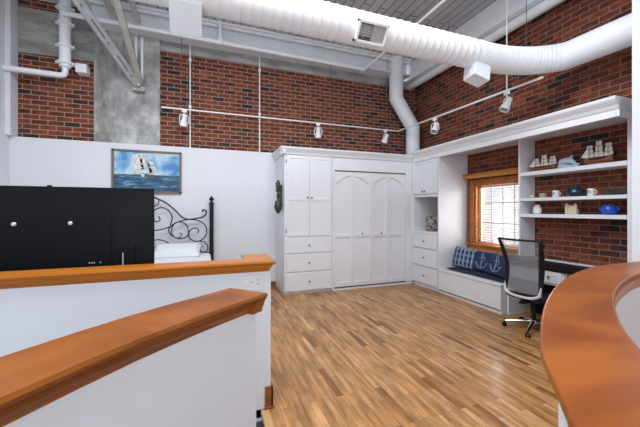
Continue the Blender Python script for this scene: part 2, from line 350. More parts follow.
# right brick wall with the alcove window opening
wy0, wy1, wz0, wz1 = 3.45, 4.42, 0.86, 1.97
wr = MB().box(XB, 4.9, -4, wy0, 0, CZ).box(XB, 4.9, wy1, 6.35, 0, CZ).box(XB, 4.9, wy0, wy1, 0, wz0).box(XB, 4.9, wy0, wy1, wz1, CZ)
struct(wr.build('wall_right', 'brick_y'), 'dark red brick side wall')
struct(MB().box(4.36, XB, -4, YB, 4.46, CZ).build('trim_4', 'steelw'), 'white boxed beam along the side brick wall')
struct(MB().box(3.893, XB, 1.0, 1.80, 0, CZ).build('wall_column', 'white'), 'white wall end at the right edge')
struct(MB().box(0.95, 1.285, YW - .015, YW, 0, 0.10).build('baseboard_back', 'cherry', bevel=0.003), 'cherry baseboard on the white wall')

# stair guard walls with wooden caps
def cap_profile_path(mb, pts, side, top, w0=None):
    """moulded cap swept along a path of (front, back) point pairs"""
    prof = [(0.0, 0.0, top), (-0.006, 0.0, top-0.012), (0.0, 0.0, top-0.024), (0.014, 0, top-0.032), (0.022, 0, top-0.052), (0.04, 0, top-0.072), (0.042, 0, top-0.082)]
    rings = []
    for (f, b) in pts:
        f = Vector((f[0], f[1], 0)); b = Vector((b[0], b[1], 0)); d = (b - f).normalized() * ((b - f).length / w0 if w0 else 1)
        ring = [(*(f + d*q[0]).xy, q[2]) for q in prof] + [(*(b - d*q[0]).xy, q[2]) for q in reversed(prof)]
        rings.append(ring)
    n = len(rings[0]); vs_ = [p for r_ in rings for p in r_]; fs = []
    for i in range(len(rings) - 1):
        for k in range(n): fs.append((i*n+k, i*n+(k+1) % n, (i+1)*n+(k+1) % n, (i+1)*n+k))
    fs += [tuple(range(n)), tuple((len(rings)-1)*n+k for k in range(n))]
    mb.add(vs_, fs); return mb
CT = 1.118
fw = MB().prism([(XL, 2.35), (0.463, 2.35), (0.463, 2.69), (0.32, 2.69), (0.32, 2.455), (XL, 2.455)], 2, -1.4, CT - .08)
fw = struct(fw.build('wall_far_guard', 'white', bevel=0.004), 'white half wall under the far wooden cap')
c = MB()
cap_profile_path(c, [((XL, 2.31), (XL, 2.49)), ((0.20, 2.31), (0.20, 2.49)), ((0.487, 2.31), (0.285, 2.49)), ((0.487, 2.72), (0.285, 2.72))], 1, CT, 0.19)
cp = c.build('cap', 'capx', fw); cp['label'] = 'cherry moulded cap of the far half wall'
bb = MB().box(0.417, 0.478, 2.335, 2.352, 0, 0.165).box(0.462, 0.478, 2.335, 2.70, 0, 0.165).box(0.413, 0.486, 2.327, 2.352, 0, 0.02)
struct(bb.build('baseboard_guard', 'cherry', bevel=0.003), 'cherry baseboard at the end of the far half wall')

# near guard: curved
fr = [(-0.62, 0.35), (-0.535, 0.60), (-0.470, 0.72), (-0.393, 0.817), (-0.295, 0.935), (-0.186, 1.052), (-0.05, 1.178), (0.09, 1.295), (0.262, 1.430)]
bk = [(-0.86, 0.45), (-0.73, 0.74), (-0.62, 0.90), (-0.506, 1.040), (-0.378, 1.175), (-0.265, 1.286), (-0.15, 1.384), (-0.035, 1.470), (0.112, 1.584)]
ins = lambda f, b, t: (f[0] + (b[0]-f[0])*t, f[1] + (b[1]-f[1])*t)
poly = [ins(f, b, .045/.215) for f, b in zip(fr, bk)]; poly2 = [ins(b, f, .045/.215) for f, b in zip(fr, bk)]
ex = Vector((.155, .121)).normalized() * 0.014
poly[-1] = (poly[-1][0]-ex.x, poly[-1][1]-ex.y); poly2[-1] = (poly2[-1][0]-ex.x, poly2[-1][1]-ex.y)
nw = struct(MB().prism(poly + poly2[::-1], 2, -1.4, CT - .08).build('wall_near_guard', 'white', bevel=0.003), 'white curved half wall under the near wooden cap')
c = MB(); pr_ = list(zip(fr, bk))
cap_profile_path(c, pr_, 1, CT)
e = Vector((.155, .121)).normalized()
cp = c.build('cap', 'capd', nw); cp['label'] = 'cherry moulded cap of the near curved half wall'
# moulded return at the free end
f, b = Vector(fr[-1]), Vector(bk[-1]); rt = MB(); rings = []
for (o_, z) in [(0.002, CT-.0008), (0.010, CT-.012), (0.0, CT-.024), (-.004, CT-.032), (-.008, CT-.052), (-.013, CT-.072), (-.013, CT-.082)]:
    d = (b - f).normalized(); k = max(0, -o_)*1.1
    p = f + d*k + e*o_ ; q = b - d*k + e*o_
    rings.append([(p.x, p.y, z), (q.x, q.y, z), (q.x - e.x*.06, q.y - e.y*.06, z), (p.x - e.x*.06, p.y - e.y*.06, z)])
vs_ = [p for r_ in rings for p in r_]; fs = [(i*4+k, i*4+(k+1) % 4, i*4+4+(k+1) % 4, i*4+4+k) for i in range(len(rings)-1) for k in range(4)]
rt.add(vs_, fs + [(0, 1, 2, 3), tuple(24+k for k in range(4))])
rt.build('cap_return', 'capd', nw)

# curved counter-topped guard at the right
def smooth_path(pts, n):
    out = []
    for i in range(len(pts) - 1):
        p0 = Vector(pts[max(0, i-1)]); p1 = Vector(pts[i]); p2 = Vector(pts[i+1]); p3 = Vector(pts[min(len(pts)-1, i+2)])
        for k in range(n):
            t = k / n
            out.append(0.5*((2*p1) + (p2-p0)*t + (2*p0-5*p1+4*p2-p3)*t*t + (3*p1-p0-3*p2+p3)*t**3))
    out.append(Vector(pts[-1])); return out
outer = smooth_path([(3.89, 1.31), (3.4, 1.345), (2.95, 1.36), (2.556, 1.352), (2.291, 1.3), (1.987, 1.204), (1.75, 1.108), (1.516, 0.995), (1.309, 0.884), (1.14, 0.782), (1.0, 0.69), (0.9, 0.621), (0.849, 0.58), (0.79, 0.527), (0.739, 0.478), (0.665, 0.409), (0.613, 0.359), (0.57, 0.24), (0.525, 0.1), (0.49, -0.1), (0.48, -0.4)], 5)
inner = smooth_path([(3.89, 1.13), (3.4, 1.155), (2.9, 1.15), (2.467, 1.1), (2.149, 1.019), (1.859, 0.915), (1.616, 0.805), (1.433, 0.705), (1.29, 0.62), (1.187, 0.548), (1.12, 0.495), (1.04, 0.42), (0.98, 0.35), (0.94, 0.3), (0.9, 0.24), (0.87, 0.18), (0.84, 0.11), (0.81, 0.02), (0.785, -0.1), (0.775, -0.25), (0.77, -0.4)], 5)
cw = MB(); wo = []; wi = []
for o_, i_ in zip(outer, inner):
    d = (i_ - o_).normalized(); wo.append(tuple(o_ + d*0.055)); wi.append(tuple(i_ - d*0.03))
def ribbon(a, b, z0, z1):
    m = MB(); n = len(a); vs_ = []
    for p, q in zip(a, b): vs_ += [(p[0], p[1], z0), (q[0], q[1], z0), (q[0], q[1], z1), (p[0], p[1], z1)]
    fs = [(i*4+k, i*4+(k+1) % 4, i*4+4+(k+1) % 4, i*4+4+k) for i in range(n-1) for k in range(4)]
    m.add(vs_, fs + [(0, 1, 2, 3), tuple((n-1)*4+k for k in range(4))]); return m
gw = struct(ribbon(wo, wi, 0, CT - .035).build('wall_counter_guard', 'white', smooth=True), 'white curved half wall under the wide wooden counter')
ct = ribbon([tuple(p) for p in outer], [tuple(p) for p in inner], CT - .035, CT).build('countertop', 'counter', gw, smooth=True, bevel=0.007, seg=3)
ct['label'] = 'wide glossy orange-brown curved wooden countertop'
ap = ribbon([tuple(o_ + (i_-o_)*((((i_-o_).length)-0.028)/(i_-o_).length)) for o_, i_ in zip(outer, inner)], [tuple(i_ - (i_-o_).normalized()*0.006) for o_, i_ in zip(outer, inner)], CT - .085, CT - .034)
ap = ap.build('edge_band', 'apron', gw, smooth=True); ap['label'] = 'paler wood edge band on the inner curve'

# window
w = struct(MB().box(4.84, 4.9, wy0, wy1, wz0, wz0+.03).build('window_1', 'wintrim'), 'wooden sash window in the side brick wall')
fm = MB()
for a in ((wy0, wy0+.035, wz0, wz1), (wy1-.035, wy1, wz0, wz1), (wy0, wy1, wz0, wz0+.04), (wy0, wy1, wz1-.035, wz1)): fm.box(4.655, 4.88, *a)
for a in ((wy0-.02, wy0+.0, wz0-.09, wz1+.08), (wy1, wy1+.10, wz0-.09, wz1+.08), (wy0, wy1, wz1, wz1+.08), (wy0, wy1, wz0-.09, wz0)): fm.box(4.62, 4.66, *a)
fm.build('window_frame', 'wintrim', w, bevel=0.003)
sm = MB()
for a in ((wy0+.035, wy0+.075, wz0+.04, wz1-.035), (wy1-.085, wy1-.035, wz0+.04, wz1-.035), (wy0+.035, wy1-.035, wz0+.04, wz0+.08), (wy0+.035, wy1-.035, wz1-.075, wz1-.035)): sm.box(4.73, 4.77, *a)
s_ = sm.build('sash', 'steelw', w, bevel=0.003); s_['label'] = 'pale window sash'
mn = MB()
for y in (4.117, 3.90, 3.69): mn.box(4.74, 4.76, y-.006, y+.006, wz0+.07, wz1-.07)
for z in (1.622, 1.268): mn.box(4.74, 4.76, wy0+.06, wy1-.06, z-.006, z+.006)
mn.build('muntins', 'taupe', w)
B(4.747, 4.753, wy0+.06, wy1-.06, wz0+.07, wz1-.07).build('pane', 'glass', w)
B(4.56, 4.66, wy0-.02, wy1+.10, wz0-.105, wz0-.075).build('window_sill', 'wintrim', w, bevel=0.004)
bd = tag(MB().box(8.2, 9.5, -2, 9, -8, 9).build('building', 'stone'), 'pale building wall seen outside through the alcove window', 'building')

# ------------------------------------------------------------ cabinets
def TY(y0): return lambda u, d, z: (u, y0 - d, z)     # faces towards -Y
def TX(x0): return lambda u, d, z: (x0 - d, u, z)     # faces towards -X
def panel(T, u0, u1, z0, z1, t=0.02, fr_=0.045, mid=None, bead=0):
    m = MB(T); m.box(u0, u1, 0, t*.55, z0, z1)
    m.box(u0, u0+fr_, t*.5, t, z0, z1).box(u1-fr_, u1, t*.5, t, z0, z1)
    for a, b in [(z0, z0+fr_), (z1-fr_, z1)] + ([(mid-.025, mid+.025)] if mid else []): m.box(u0+fr_, u1-fr_, t*.5, t, a, b)
    for k in range(bead):
        u = u0+fr_ + (u1-u0-2*fr_)*(k+1)/(bead+1); m.box(u-.003, u+.003, t*.5, t*.72, z0+fr_, z1-fr_)
    return m
def knob(T, u, z, par, t=0.02):
    m = MB(T); prof = [(0.006, t), (0.006, t+.012), (0.014, t+.018), (0.015, t+.026), (0.009, t+.032)]; n = 12; vs_ = []
    for r, h in prof: vs_ += [(u + r*cos(2*pi*k/n), h, z + r*sin(2*pi*k/n)) for k in range(n)]
    fs = [(i*n+k, i*n+(k+1) % n, (i+1)*n+(k+1) % n, (i+1)*n+k) for i in range(len(prof)-1) for k in range(n)] + [tuple((len(prof)-1)*n+k for k in range(n))]
    m.add(vs_, fs); m.build('knob', 'knob', par, smooth=True)
T = TY(YF)
tc_ = thing('tall_cabinet', (1.75, 5.65, 0), 'tall white cabinet with paired doors over three drawers beside the closet doors', 'cabinet')
MB().box(1.29, 2.19, YF, YW-.005, 0.045, 2.50).box(1.30, 2.19, YF+.03, YW-.005, 0.0, 0.05).build('body', 'cab', tc_, bevel=0.003)
for (a, b, kx) in ((1.325, 1.735, 1.705), (1.752, 2.165, 1.782)):
    d = panel(T, a, b, 1.035, 2.455, mid=1.69, bead=4).build('door', 'cab', tc_, bevel=0.002); knob(T, kx, 1.72, d)
for (a, b) in ((0.735, 1.005), (0.405, 0.705), (0.065, 0.375)):
    m = MB(T); m.box(1.325, 2.165, 0, .018, a, b); d = m.build('drawer', 'cab', tc_, bevel=0.004); knob(T, 1.735, (a+b)/2, d, .018)
hm = MB(T)
for z in (2.36, 1.13): hm.box(1.312, 1.322, 0, .012, z-.03, z+.03)
hm.split('hinge', 'knob', tc_)

cl = thing('closet', (3.0, 5.65, 0), 'wide white closet with four arched folding door leaves', 'closet')
MB().box(2.195, 3.96, YF+.03, YW-.005, 0.0, 0.05).box(2.195, 2.235, YF, YW-.005, .045, 2.50).box(3.80, XF, YF, YW-.005, .045, 2.50).box(2.235, 3.80, YF, YF+.03, 2.24, 2.50).box(2.235, 3.80, YF+.05, YF+.07, .03, 2.24).box(2.195, XF, YF, YF+.03, 0, 0.035).build('body', 'cab', cl, bevel=0.003)
MB().box(2.24, 3.80, YF+.001, YF+.04, 2.225, 2.24).box(2.24, 3.80, YF+.001, YF+.04, .035, .06).split('track', 'toe', cl)
def leaf(u0, u1, arch, kx):
    T2 = TY(YF+.045); m = MB(T2); t = .03; fr_ = .045
    z0, z1 = .06, 2.222
    m.box(u0+.002, u1-.002, 0, t*.35, z0, z1).box(u0+.002, u0+fr_, t*.3, t, z0, z1).box(u1-fr_, u1-.002, t*.3, t, z0, z1).box(u0+fr_, u1-fr_, t*.3, t, z0, z0+.08).box(u0+fr_, u1-fr_, t*.3, t, .985, 1.045)
    n = 12
    for i in range(n):
        a = u0+fr_ + (u1-u0-2*fr_)*i/n; b = u0+fr_ + (u1-u0-2*fr_)*(i+1)/n
        s = ((i+.5)/n) if arch > 0 else 1-((i+.5)/n)
        zb = 1.99 + 0.15*sin(s*pi/2)**0.9
        m.box(a, b, t*.3, t, zb, z1)
    d = m.build('door_leaf', 'cab', cl)
    if kx: knob(T2, kx, 1.045, d, t)
    return d
us = [2.24, 2.615, 3.022, 3.40, 3.797]
leaf(us[0], us[1], 1, None); leaf(us[1], us[2], -1, 2.82); leaf(us[2], us[3], 1, 3.235); leaf(us[3], us[4], -1, None)
# cornice over the back cabinets
cr = MB()
prof = [(0, 2.48), (0.02, 2.48), (0.025, 2.50), (0.035, 2.52), (0.06, 2.555), (0.075, 2.575), (0.08, 2.605), (0, 2.605)]
cr.prism([(YF - a, z) for a, z in prof], 0, 1.21, XF)
cr.prism([(1.29 - a, z) for a, z in prof], 1, YF - .06, YW - .005)
cr.box(1.29, XF, YF, YW - .005, 2.50, 2.60)
struct(cr.build('trim_5', 'cab', bevel=0.002), 'white cornice above the closet and tall cabinet')

# alcove cabinet (right wall)
T = TX(XF)
ac = thing('alcove_cabinet', (4.3, 4.96, 0), 'narrow white corner cabinet with open niche over three drawers', 'cabinet')
y0, y1 = 4.565, 5.335
bm_ = MB().box(XF, XB-.005, y0, y0+.03, 0.05, 2.60).box(XF, XB-.005, y1-.04, y1, 0.05, 2.60).box(XF+.02, XB-.006, y0+.005, y1-.005, 0, .06).box(XF+.001, XB-.006, y0+.005, y1-.005, 1.05, 1.085).box(XF+.001, XB-.006, y0+.005, y1-.005, 1.75, 1.79).box(XF+.01, XF+.03, y0+.005, y1-.005, .05, 1.06).box(XF+.01, XF+.03, y0+.005, y1-.005, 1.78, 2.60).box(XB-.04, XB-.006, y0+.005, y1-.005, 1.05, 1.79)
bm_.build('body', 'cab', ac, bevel=0.002)
for (a, b, k) in ((4.60, 4.945, 4.915), (4.955, 5.30, 4.985)):
    d = panel(T, a, b, 1.81, 2.44, fr_=.05).build('door', 'cab', ac, bevel=0.002); knob(T, k, 1.86, d)
for (a, b) in ((0.765, 1.03), (0.42, 0.745), (0.08, 0.40)):
    m = MB(T); m.box(4.60, 5.30, 0, .018, a, b); d = m.build('drawer', 'cab', ac, bevel=0.004); knob(T, 4.95, (a+b)/2, d, .018)
bx = tag(MB().box(4.10, 4.42, 4.70, 5.08, 1.087, 1.37).build('storage_box', 'boxprint', bevel=0.006), 'black and cream patterned box in the open cabinet niche', 'box')

# header / cornice of the right wall
hd = MB()
prof = [(0, 2.46), (0.012, 2.46), (0.012, 2.53), (0.025, 2.545), (0.04, 2.575), (0.075, 2.615), (0.085, 2.63), (0.09, 2.66), (0, 2.66)]
hd.prism([(XF - a, z) for a, z in prof], 1, 1.93, 5.27)
hd.box(XF, XF+.03, 1.96, YF, 2.46, 2.66).box(XF+.02, XB-.005, 1.96, YF+.3, 2.53, 2.66)
# moulded return at the free end
rg = []
hd.prism([(1.96 - a*.35, z) for a, z in prof], 0, XF-.02, XB-.005)
struct(hd.build('trim_6', 'cab', bevel=0.002), 'white crown header running over the alcove and shelves')

# window bench
bn = thing('window_bench', (4.3, 3.9, 0), 'built-in white window bench in the alcove', 'bench')
MB().box(XF, XF+.02, 3.30, 4.56, 0.06, .40).box(XF+.015, XB-.005, 3.30, 4.56, 0.0, .05).box(XF+.004, XB-.005, 3.302, 3.325, 0.05, .399).box(XF+.02, XB-.005, 3.325, 4.56, .05, .40).build('body', 'cab', bn, bevel=0.002)
MB().box(XF-.015, XB-.005, 3.285, 4.56, .40, .43).build('seat', 'cab', bn, bevel=0.006)
MB().box(XF+.004, XF+.013, 3.31, 4.55, .045, .062).build('shadow_gap', 'toe', bn)

def cushion_mesh(w_, h_, t_, n=14, p=0.35):
    vs_ = []; fs = []
    for s in (1, -1):
        for i in range(n+1):
            for j in range(n+1):
                a, b = 2*i/n-1, 2*j/n-1
                k = (max(0, 1-a**4)*max(0, 1-b**4))**0.5
                x = a*w_/2*(1-0.06*(1-abs(b))*0 - 0.05*(1-b*b)*abs(a)); z = b*h_/2*(1-0.05*(1-a*a)*abs(b))
                vs_.append((x, s*t_/2*k**p*max(0.02, k)**0.2 if k > 0 else 0, z))
    N = (n+1)*(n+1)
    for s in (0, 1):
        for i in range(n):
            for j in range(n): fs.append((s*N+i*(n+1)+j, s*N+(i+1)*(n+1)+j, s*N+(i+1)*(n+1)+j+1, s*N+i*(n+1)+j+1))
    return vs_, fs
def anchor(par, m, w_=.2, off=.07):
    a = MB()
    a.tube([(0, -off, -.11), (0, -off, .09)], .007, 6)
    a.tube([(-.05, -off, .055), (.05, -off, .055)], .006, 6)
    a.tube([(.022*cos(t), -off, .11+.022*sin(t)) for t in [2*pi*k/10 for k in range(11)]], .005, 6)
    a.tube([(.095*cos(t), -off, -.02+.095*sin(t)) for t in [R(195)+R(150)*k/10 for k in range(11)]], .007, 6)
    a.tube([(-.092, -off, -.045), (-.115, -off, -.015)], .006, 6); a.tube([(-.092, -off, -.045), (-.065, -off, -.03)], .006, 6)
    a.tube([(.092, -off, -.045), (.115, -off, -.015)], .006, 6); a.tube([(.092, -off, -.045), (.065, -off, -.03)], .006, 6)
    a.tube([(.02, -off, .09), (.06, -off, .02), (.01, -off, -.03), (-.05, -off, -.07), (-.03, -off, -.12)], .004, 6)
    return a.build('anchor_print', m, par, smooth=True)
def pillow(name, loc, rot, w_, h_, t_, m, label, group=None, cat='cushion'):
    vs_, fs = cushion_mesh(w_, h_, t_)
    o = MB().add(vs_, fs).build(name, m, smooth=True); o.location = loc; o.rotation_euler = rot
    tag(o, label, cat, group); return o
# seat pad
vs_, fs = cushion_mesh(1.16, 0.56, 0.05)
sp = MB().add([(4.33 + z, 3.93 + x, .457 + y) for x, y, z in vs_], fs).build('seat_pad', 'cushion', smooth=True)
tag(sp, 'thin dark navy pad lying along the window bench', 'cushion')
pillow('throw_pillow', (4.26, 4.25, .655), (R(-14), 0, R(-90)), .50, .37, .14, 'plaid', 'navy and cream plaid pillow at the alcove cabinet end of the bench', 'throw pillows on the window bench')
p1 = pillow('throw_pillow', (4.29, 3.87, .645), (R(-16), 0, R(-90+6)), .38, .36, .13, 'navy', 'navy anchor pillow leaning between the plaid pillow and another anchor pillow', 'throw pillows on the window bench')
anchor(p1, 'print')
p2 = pillow('throw_pillow', (4.22, 3.53, .645), (R(-18), 0, R(-90-8)), .40, .36, .13, 'navy', 'navy anchor pillow nearest the office chair', 'throw pillows on the window bench')
anchor(p2, 'print')

# window blind
bl = thing('window_blind', (4.57, 3.97, 2.1), 'reddish wooden slat blind with orange valance over the alcove window', 'blind')
MB().box(4.52, 4.60, 3.34, 4.555, 2.065, 2.145).box(4.50, 4.60, 3.34, 4.558, 2.135, 2.155).build('valance', 'wintrim', bl, bevel=0.004)
m = MB()
z = 2.03
while z > 0.90: m.prism([(4.550, z), (4.594, z+.006), (4.594, z+.009), (4.550, z+.003)], 1, 3.40, 4.53); z -= .044
m.build('slats', 'slat', bl)
m = MB()
for y in (3.6, 4.0, 4.40): m.box(4.5705, 4.5715, y-.001, y+.001, .90, 2.07)
m.cyl((4.545, 4.52, 2.06), (4.545, 4.52, 1.3), .002, 6).ball((4.545, 4.52, 1.29), .012, 8)
m.build('cord', 'linen', bl)
MB().box(4.548, 4.594, 3.40, 4.53, .875, .893).build('bottom_rail', 'wintrim', bl, bevel=0.003)

# shelf unit
sf = thing('bookshelf', (4.5, 2.65, 0), 'white open shelf unit against brick beside the window alcove', 'shelf')
MB().box(4.346, XB-.005, 3.285, 3.31, .43, 2.53).box(4.335, 4.35, 3.283, 3.312, .43, 2.53).build('side_panel', 'cab', sf, bevel=0.002)
MB().box(4.346, XB-.005, 2.02, 2.05, .77, 2.53).box(4.346, XB-.005, 1.955, 2.02, .77, 2.53).build('side_panel', 'cab', sf, bevel=0.002)
for (a, b) in ((1.992, 2.045), (1.628, 1.67), (1.395, 1.442)):
    MB().box(4.34, XB-.005, 2.051, 3.284, a, b).build('shelf', 'cab', sf, bevel=0.003)

# desk
dk = thing('desk', (4.35, 2.6, 0), 'built-in desk with black top and white drawers under the shelves', 'desk')
MB().box(4.03, XB-.006, 1.97, 3.28, .735, .765).build('desktop', 'deskblack', dk, bevel=0.004)
MB().box(XB-.025, XB-.003, 1.97, 3.28, .765, .79).build('back_strip', 'cab', dk, bevel=0.002)
MB().box(4.05, 4.07, 2.51, 3.28, .56, .735).box(4.07, XB-.006, 2.49, 2.51, .56, .735).box(4.07, XB-.006, 3.255, 3.28, 0, .735).build('frame', 'cab', dk)
T = TX(4.05)
m = MB(T); m.box(2.53, 2.86, 0, .018, .585, .728); d = m.build('drawer', 'cab', dk, bevel=0.004); knob(T, 2.67, .665, d, .018)
m = MB(T); m.box(2.05, 2.44, 0, .018, .585, .728); d = m.build('drawer', 'cab', dk, bevel=0.004); knob(T, 2.25, .665, d, .018)
MB().box(4.07, XB-.006, 1.97, 2.46, 0, .735).build('pedestal', 'cab', dk)
MB().box(4.50, XB-.006, 2.47, 3.25, 0.0, .56).build('modesty_panel', 'deskblack', dk)

# ------------------------------------------------------------ shelf ornaments
def ship(name, loc, L_, H_, hull_m, label, nm=3, bow=-1, small=False):
    t = thing(name, loc, label, 'model ship', local=True); t.rotation_euler = (0, 0, R(90))
    n = 10; rings = []
    for i in range(n+1):
        u = i/n; x = -L_/2*.82 + u*L_*.82; wdt = (.16*L_)*(sin(pi*min(1, .12+u*.83))**.6)*.55
        zt = H_*(.20 + .10*(2*u-1)**2 + (.05 if u < .2 else 0)); zb = H_*(.06 + .05*(2*u-1)**4)
        rings.append([(x, -wdt, zt), (x, -wdt*.8, (zt+zb)/2), (x, 0, zb), (x, wdt*.8, (zt+zb)/2), (x, wdt, zt)])
    vs_ = [p for r_ in rings for p in r_]; fs = [(i*5+k, i*5+(k+1) % 5, i*5+5+(k+1) % 5, i*5+5+k) for i in range(n) for k in range(5)]
    MB().add(vs_, fs + [(0, 1, 2, 3, 4), tuple(n*5+k for k in range(5))]).box(-L_*.2, L_*.2, -.02, .02, 0, H_*.09).build('hull', hull_m, t)
    r_ = MB(); s_ = MB()
    for k in range(nm):
        x = -L_*.27 + k*L_*.27; h = H_*(1 if k == 1 else .86)
        r_.tube([(x, 0, H_*.18), (x, 0, h)], .0022, 6)
        for j in range(3):
            zz = H_*.32 + j*(h-H_*.35)/3.1; sw_ = L_*(.17-.030*j); hh = (h-H_*.35)/3.3
            r_.tube([(x-sw_*.6, -sw_*.6, zz+hh), (x+sw_*.6, sw_*.6, zz+hh)], .0012, 5)
            pts = []
            for a in range(5):
                q = a/4; bul = sin(pi*q)*.018
                pts += [(x-sw_*.7+bul*.4*bow*-1, -.012-bul, zz+hh*q), (x+sw_*.7+bul*.4, -.012-bul+.004, zz+hh*q)]
            s_.add(pts + [(p[0], p[1]+.0025, p[2]) for p in pts], [(2*a, 2*a+1, 2*a+3, 2*a+2) for a in range(4)] + [(10+2*a, 12+2*a, 13+2*a, 11+2*a) for a in range(4)])
    r_.tube([(L_*.38, 0, H_*.26), (L_*.52, 0, H_*.38)], .002, 6)
    for (a, b) in ((.34, .52), (.30, .46)):
        s_.prism([(L_*.29, H_*.30), (L_*b, H_*.36), (L_*.28, H_*(.5+b*.55))], 1, -.001 - a*.01, .001 - a*.01)
    r_.build('masts', 'darkhull', t); s_.build('sails', 'sail', t)
    return t
sh1 = ship('model_ship', (4.46, 3.03, 2.046), .42, .24, 'hull', 'smaller model sailing ship with cream sails at the left end of the top shelf')
sh2 = ship('model_ship', (4.46, 2.38, 2.046), .36, .31, 'hull', 'larger model sailing ship with tall cream sails near the right end of the top shelf')

def blob(name, loc, parts, m, label, cat):
    mb = MB()
    for (p0, p1, r0, r1) in parts: mb.tube([p0, ((p0[0]+p1[0])/2, (p0[1]+p1[1])/2, (p0[2]+p1[2])/2 + .0), p1], [r0, (r0+r1)/2*1.05, r1], 10)
    return mb
dl = MB()
dl.tube([(4.47, 2.83, 2.065), (4.47, 2.82, 2.11), (4.47, 2.80, 2.14), (4.47, 2.73, 2.15), (4.47, 2.67, 2.13), (4.47, 2.63, 2.09), (4.47, 2.59, 2.075)], [.008, .022, .040, .045, .032, .018, .008], 12)
dl.tube([(4.46, 2.84, 2.085), (4.46, 2.82, 2.08), (4.46, 2.76, 2.07), (4.46, 2.66, 2.065), (4.46, 2.60, 2.07)], [.012, .033, .038, .022, .014], 12)
dl.prism([(2.78, 2.17), (2.71, 2.185), (2.66, 2.215), (2.68, 2.16), (2.70, 2.15)], 0, 4.463, 4.477)
dl.prism([(2.62, 2.09), (2.56, 2.105), (2.545, 2.13), (2.60, 2.08), (2.56, 2.05)], 0, 4.463, 4.477)
dl.lathe((4.47, 2.75, 2.046), [(.08, 0), (.085, .008), (.06, .016), (.03, .03)], 18, 'z', .7, 1.5)
o = dl.build('dolphin_figurine', 'dolphin', smooth=True); tag(o, 'pale blue porcelain leaping dolphin figurine between the two model ships', 'figurine')

def lathe_thing(name, loc, prof, m, label, cat, n=20, **k):
    o = MB().lathe((0, 0, 0), prof, n, **k).build(name, m, smooth=True); o.location = loc; return tag(o, label, cat)
def mug(name, loc, label):
    t = thing(name, loc, label, 'mug', local=True)
    MB().lathe((0, 0, 0), [(.033, 0), (.036, .004), (.037, .05), (.036, .092), (.033, .092), (.033, .01), (.001, .008)], 20).build('cup', 'ceramic', t, smooth=True)
    MB().tube([(0, -.036 - .024*sin(a), .048 + .026*cos(a)) for a in [pi*k/8 for k in range(9)]], .005, 8).build('handle', 'ceramic', t, smooth=True)
    MB().tube([(-.038, .013*cos(a), .05 + .018*sin(a)) for a in [2*pi*k/10 for k in range(11)]], .0035, 6).build('printed_mark', 'marker', t)
    return t
ZM = 1.671; ZL = 1.443
mug('mug', (4.46, 2.87, ZM), 'white mug with dark ring mark, left of the teal pot on middle shelf')
mug('mug', (4.46, 2.455, ZM), 'white mug with dark ring mark, between teal pot and dark boat')
o = MB().ball((0, 0, .024), .026, 14, 1.1, 1.5, .9).tube([(0, -.03, .02), (-.005, -.045, .016)], [.014, .004], 10).build('seashell', 'cream', smooth=True); o.location = (4.46, 3.20, ZM); tag(o, 'small pale seashell at the left end of the middle shelf', 'shell')
lathe_thing('tumbler', (4.46, 3.04, ZM), [(.036, 0), (.040, .004), (.044, .065), (.041, .065), (.037, .01), (.001, .008)], 'glassy', 'short smoky tumbler between seashell and left mug', 'glass')
pt = thing('lidded_pot', (4.48, 2.64, ZM), 'round dark teal lidded pot in the middle of the middle shelf', 'pot', local=True)
MB().lathe((0, 0, 0), [(.05, 0), (.085, .02), (.105, .055), (.095, .085), (.07, .10)], 24).build('body', 'tealpot', pt, smooth=True)
MB().lathe((0, 0, 0), [(.072, .10), (.05, .12), (.018, .128), (.014, .138), (.018, .15), (.001, .154)], 20).build('lid', 'tealpot', pt, smooth=True)
db = thing('model_boat', (4.46, 2.19, ZM), 'dark low wooden boat model at the right end of the middle shelf', 'model boat', local=True); db.rotation_euler = (0, 0, R(90))
rings = []
for i in range(11):
    u = i/10; x = -.10 + .21*u; w_ = .035*sin(pi*(.08+u*.86))**.6; zt = .055 + .035*(2*u-1)**2
    rings.append([(x, -w_, zt), (x, -w_*.7, .02), (x, 0, .005 + .03*(2*u-1)**4), (x, w_*.7, .02), (x, w_, zt)])
MB().add([p for r_ in rings for p in r_], [(i*5+k, i*5+(k+1) % 5, i*5+5+(k+1) % 5, i*5+5+k) for i in range(10) for k in range(5)] + [(0, 1, 2, 3, 4), (50, 51, 52, 53, 54)]).box(-.04, .04, -.018, .018, -.0, .015).build('hull', 'darkhull', db)
MB().tube([(-.03, 0, .05), (-.03, 0, .11)], .002, 6).box(-.05, .03, -.02, .02, .055, .08).tube([(.03, 0, .05), (.08, 0, .10)], .002, 6).build('cabin', 'darkhull', db)
jr = thing('owl_jar', (4.46, 3.12, ZL), 'white round lidded jar at the left end of the lowest shelf', 'jar', local=True)
MB().lathe((0, 0, 0), [(.035, 0), (.05, .01), (.056, .05), (.05, .085), (.038, .098)], 20).build('body', 'ceramic', jr, smooth=True)
MB().lathe((0, 0, 0), [(.040, .098), (.034, .118), (.012, .13), (.001, .136)], 20).tube([(0, .025, .11), (0, .034, .14)], [.012, .002], 8).tube([(0, -.025, .11), (0, -.034, .14)], [.012, .002], 8).build('lid', 'ceramic', jr, smooth=True)
MB().ball((-.046, .02, .075), .009, 8).ball((-.046, -.02, .075), .009, 8).split('eye', 'taupe', jr)
cs = MB().box(-.03, .03, -.06, .06, 0, .07)
for (y, h) in ((-.052, .115), (-.018, .095), (.018, .10), (.052, .12)):
    cs.cyl((-.028, y, 0), (-.028, y, h), .019, 10).cyl((-.028, y, h), (-.028, y, h+.03), .021, 10, .002)
o = cs.build('castle_ornament', 'cream'); o.location = (4.48, 2.675, ZL); tag(o, 'cream castle-like ornament with small towers in the middle of the lowest shelf', 'ornament')
bw = thing('blue_pot', (4.47, 2.275, ZL), 'bright cobalt blue round pot at the right end of the lowest shelf', 'pot', local=True)
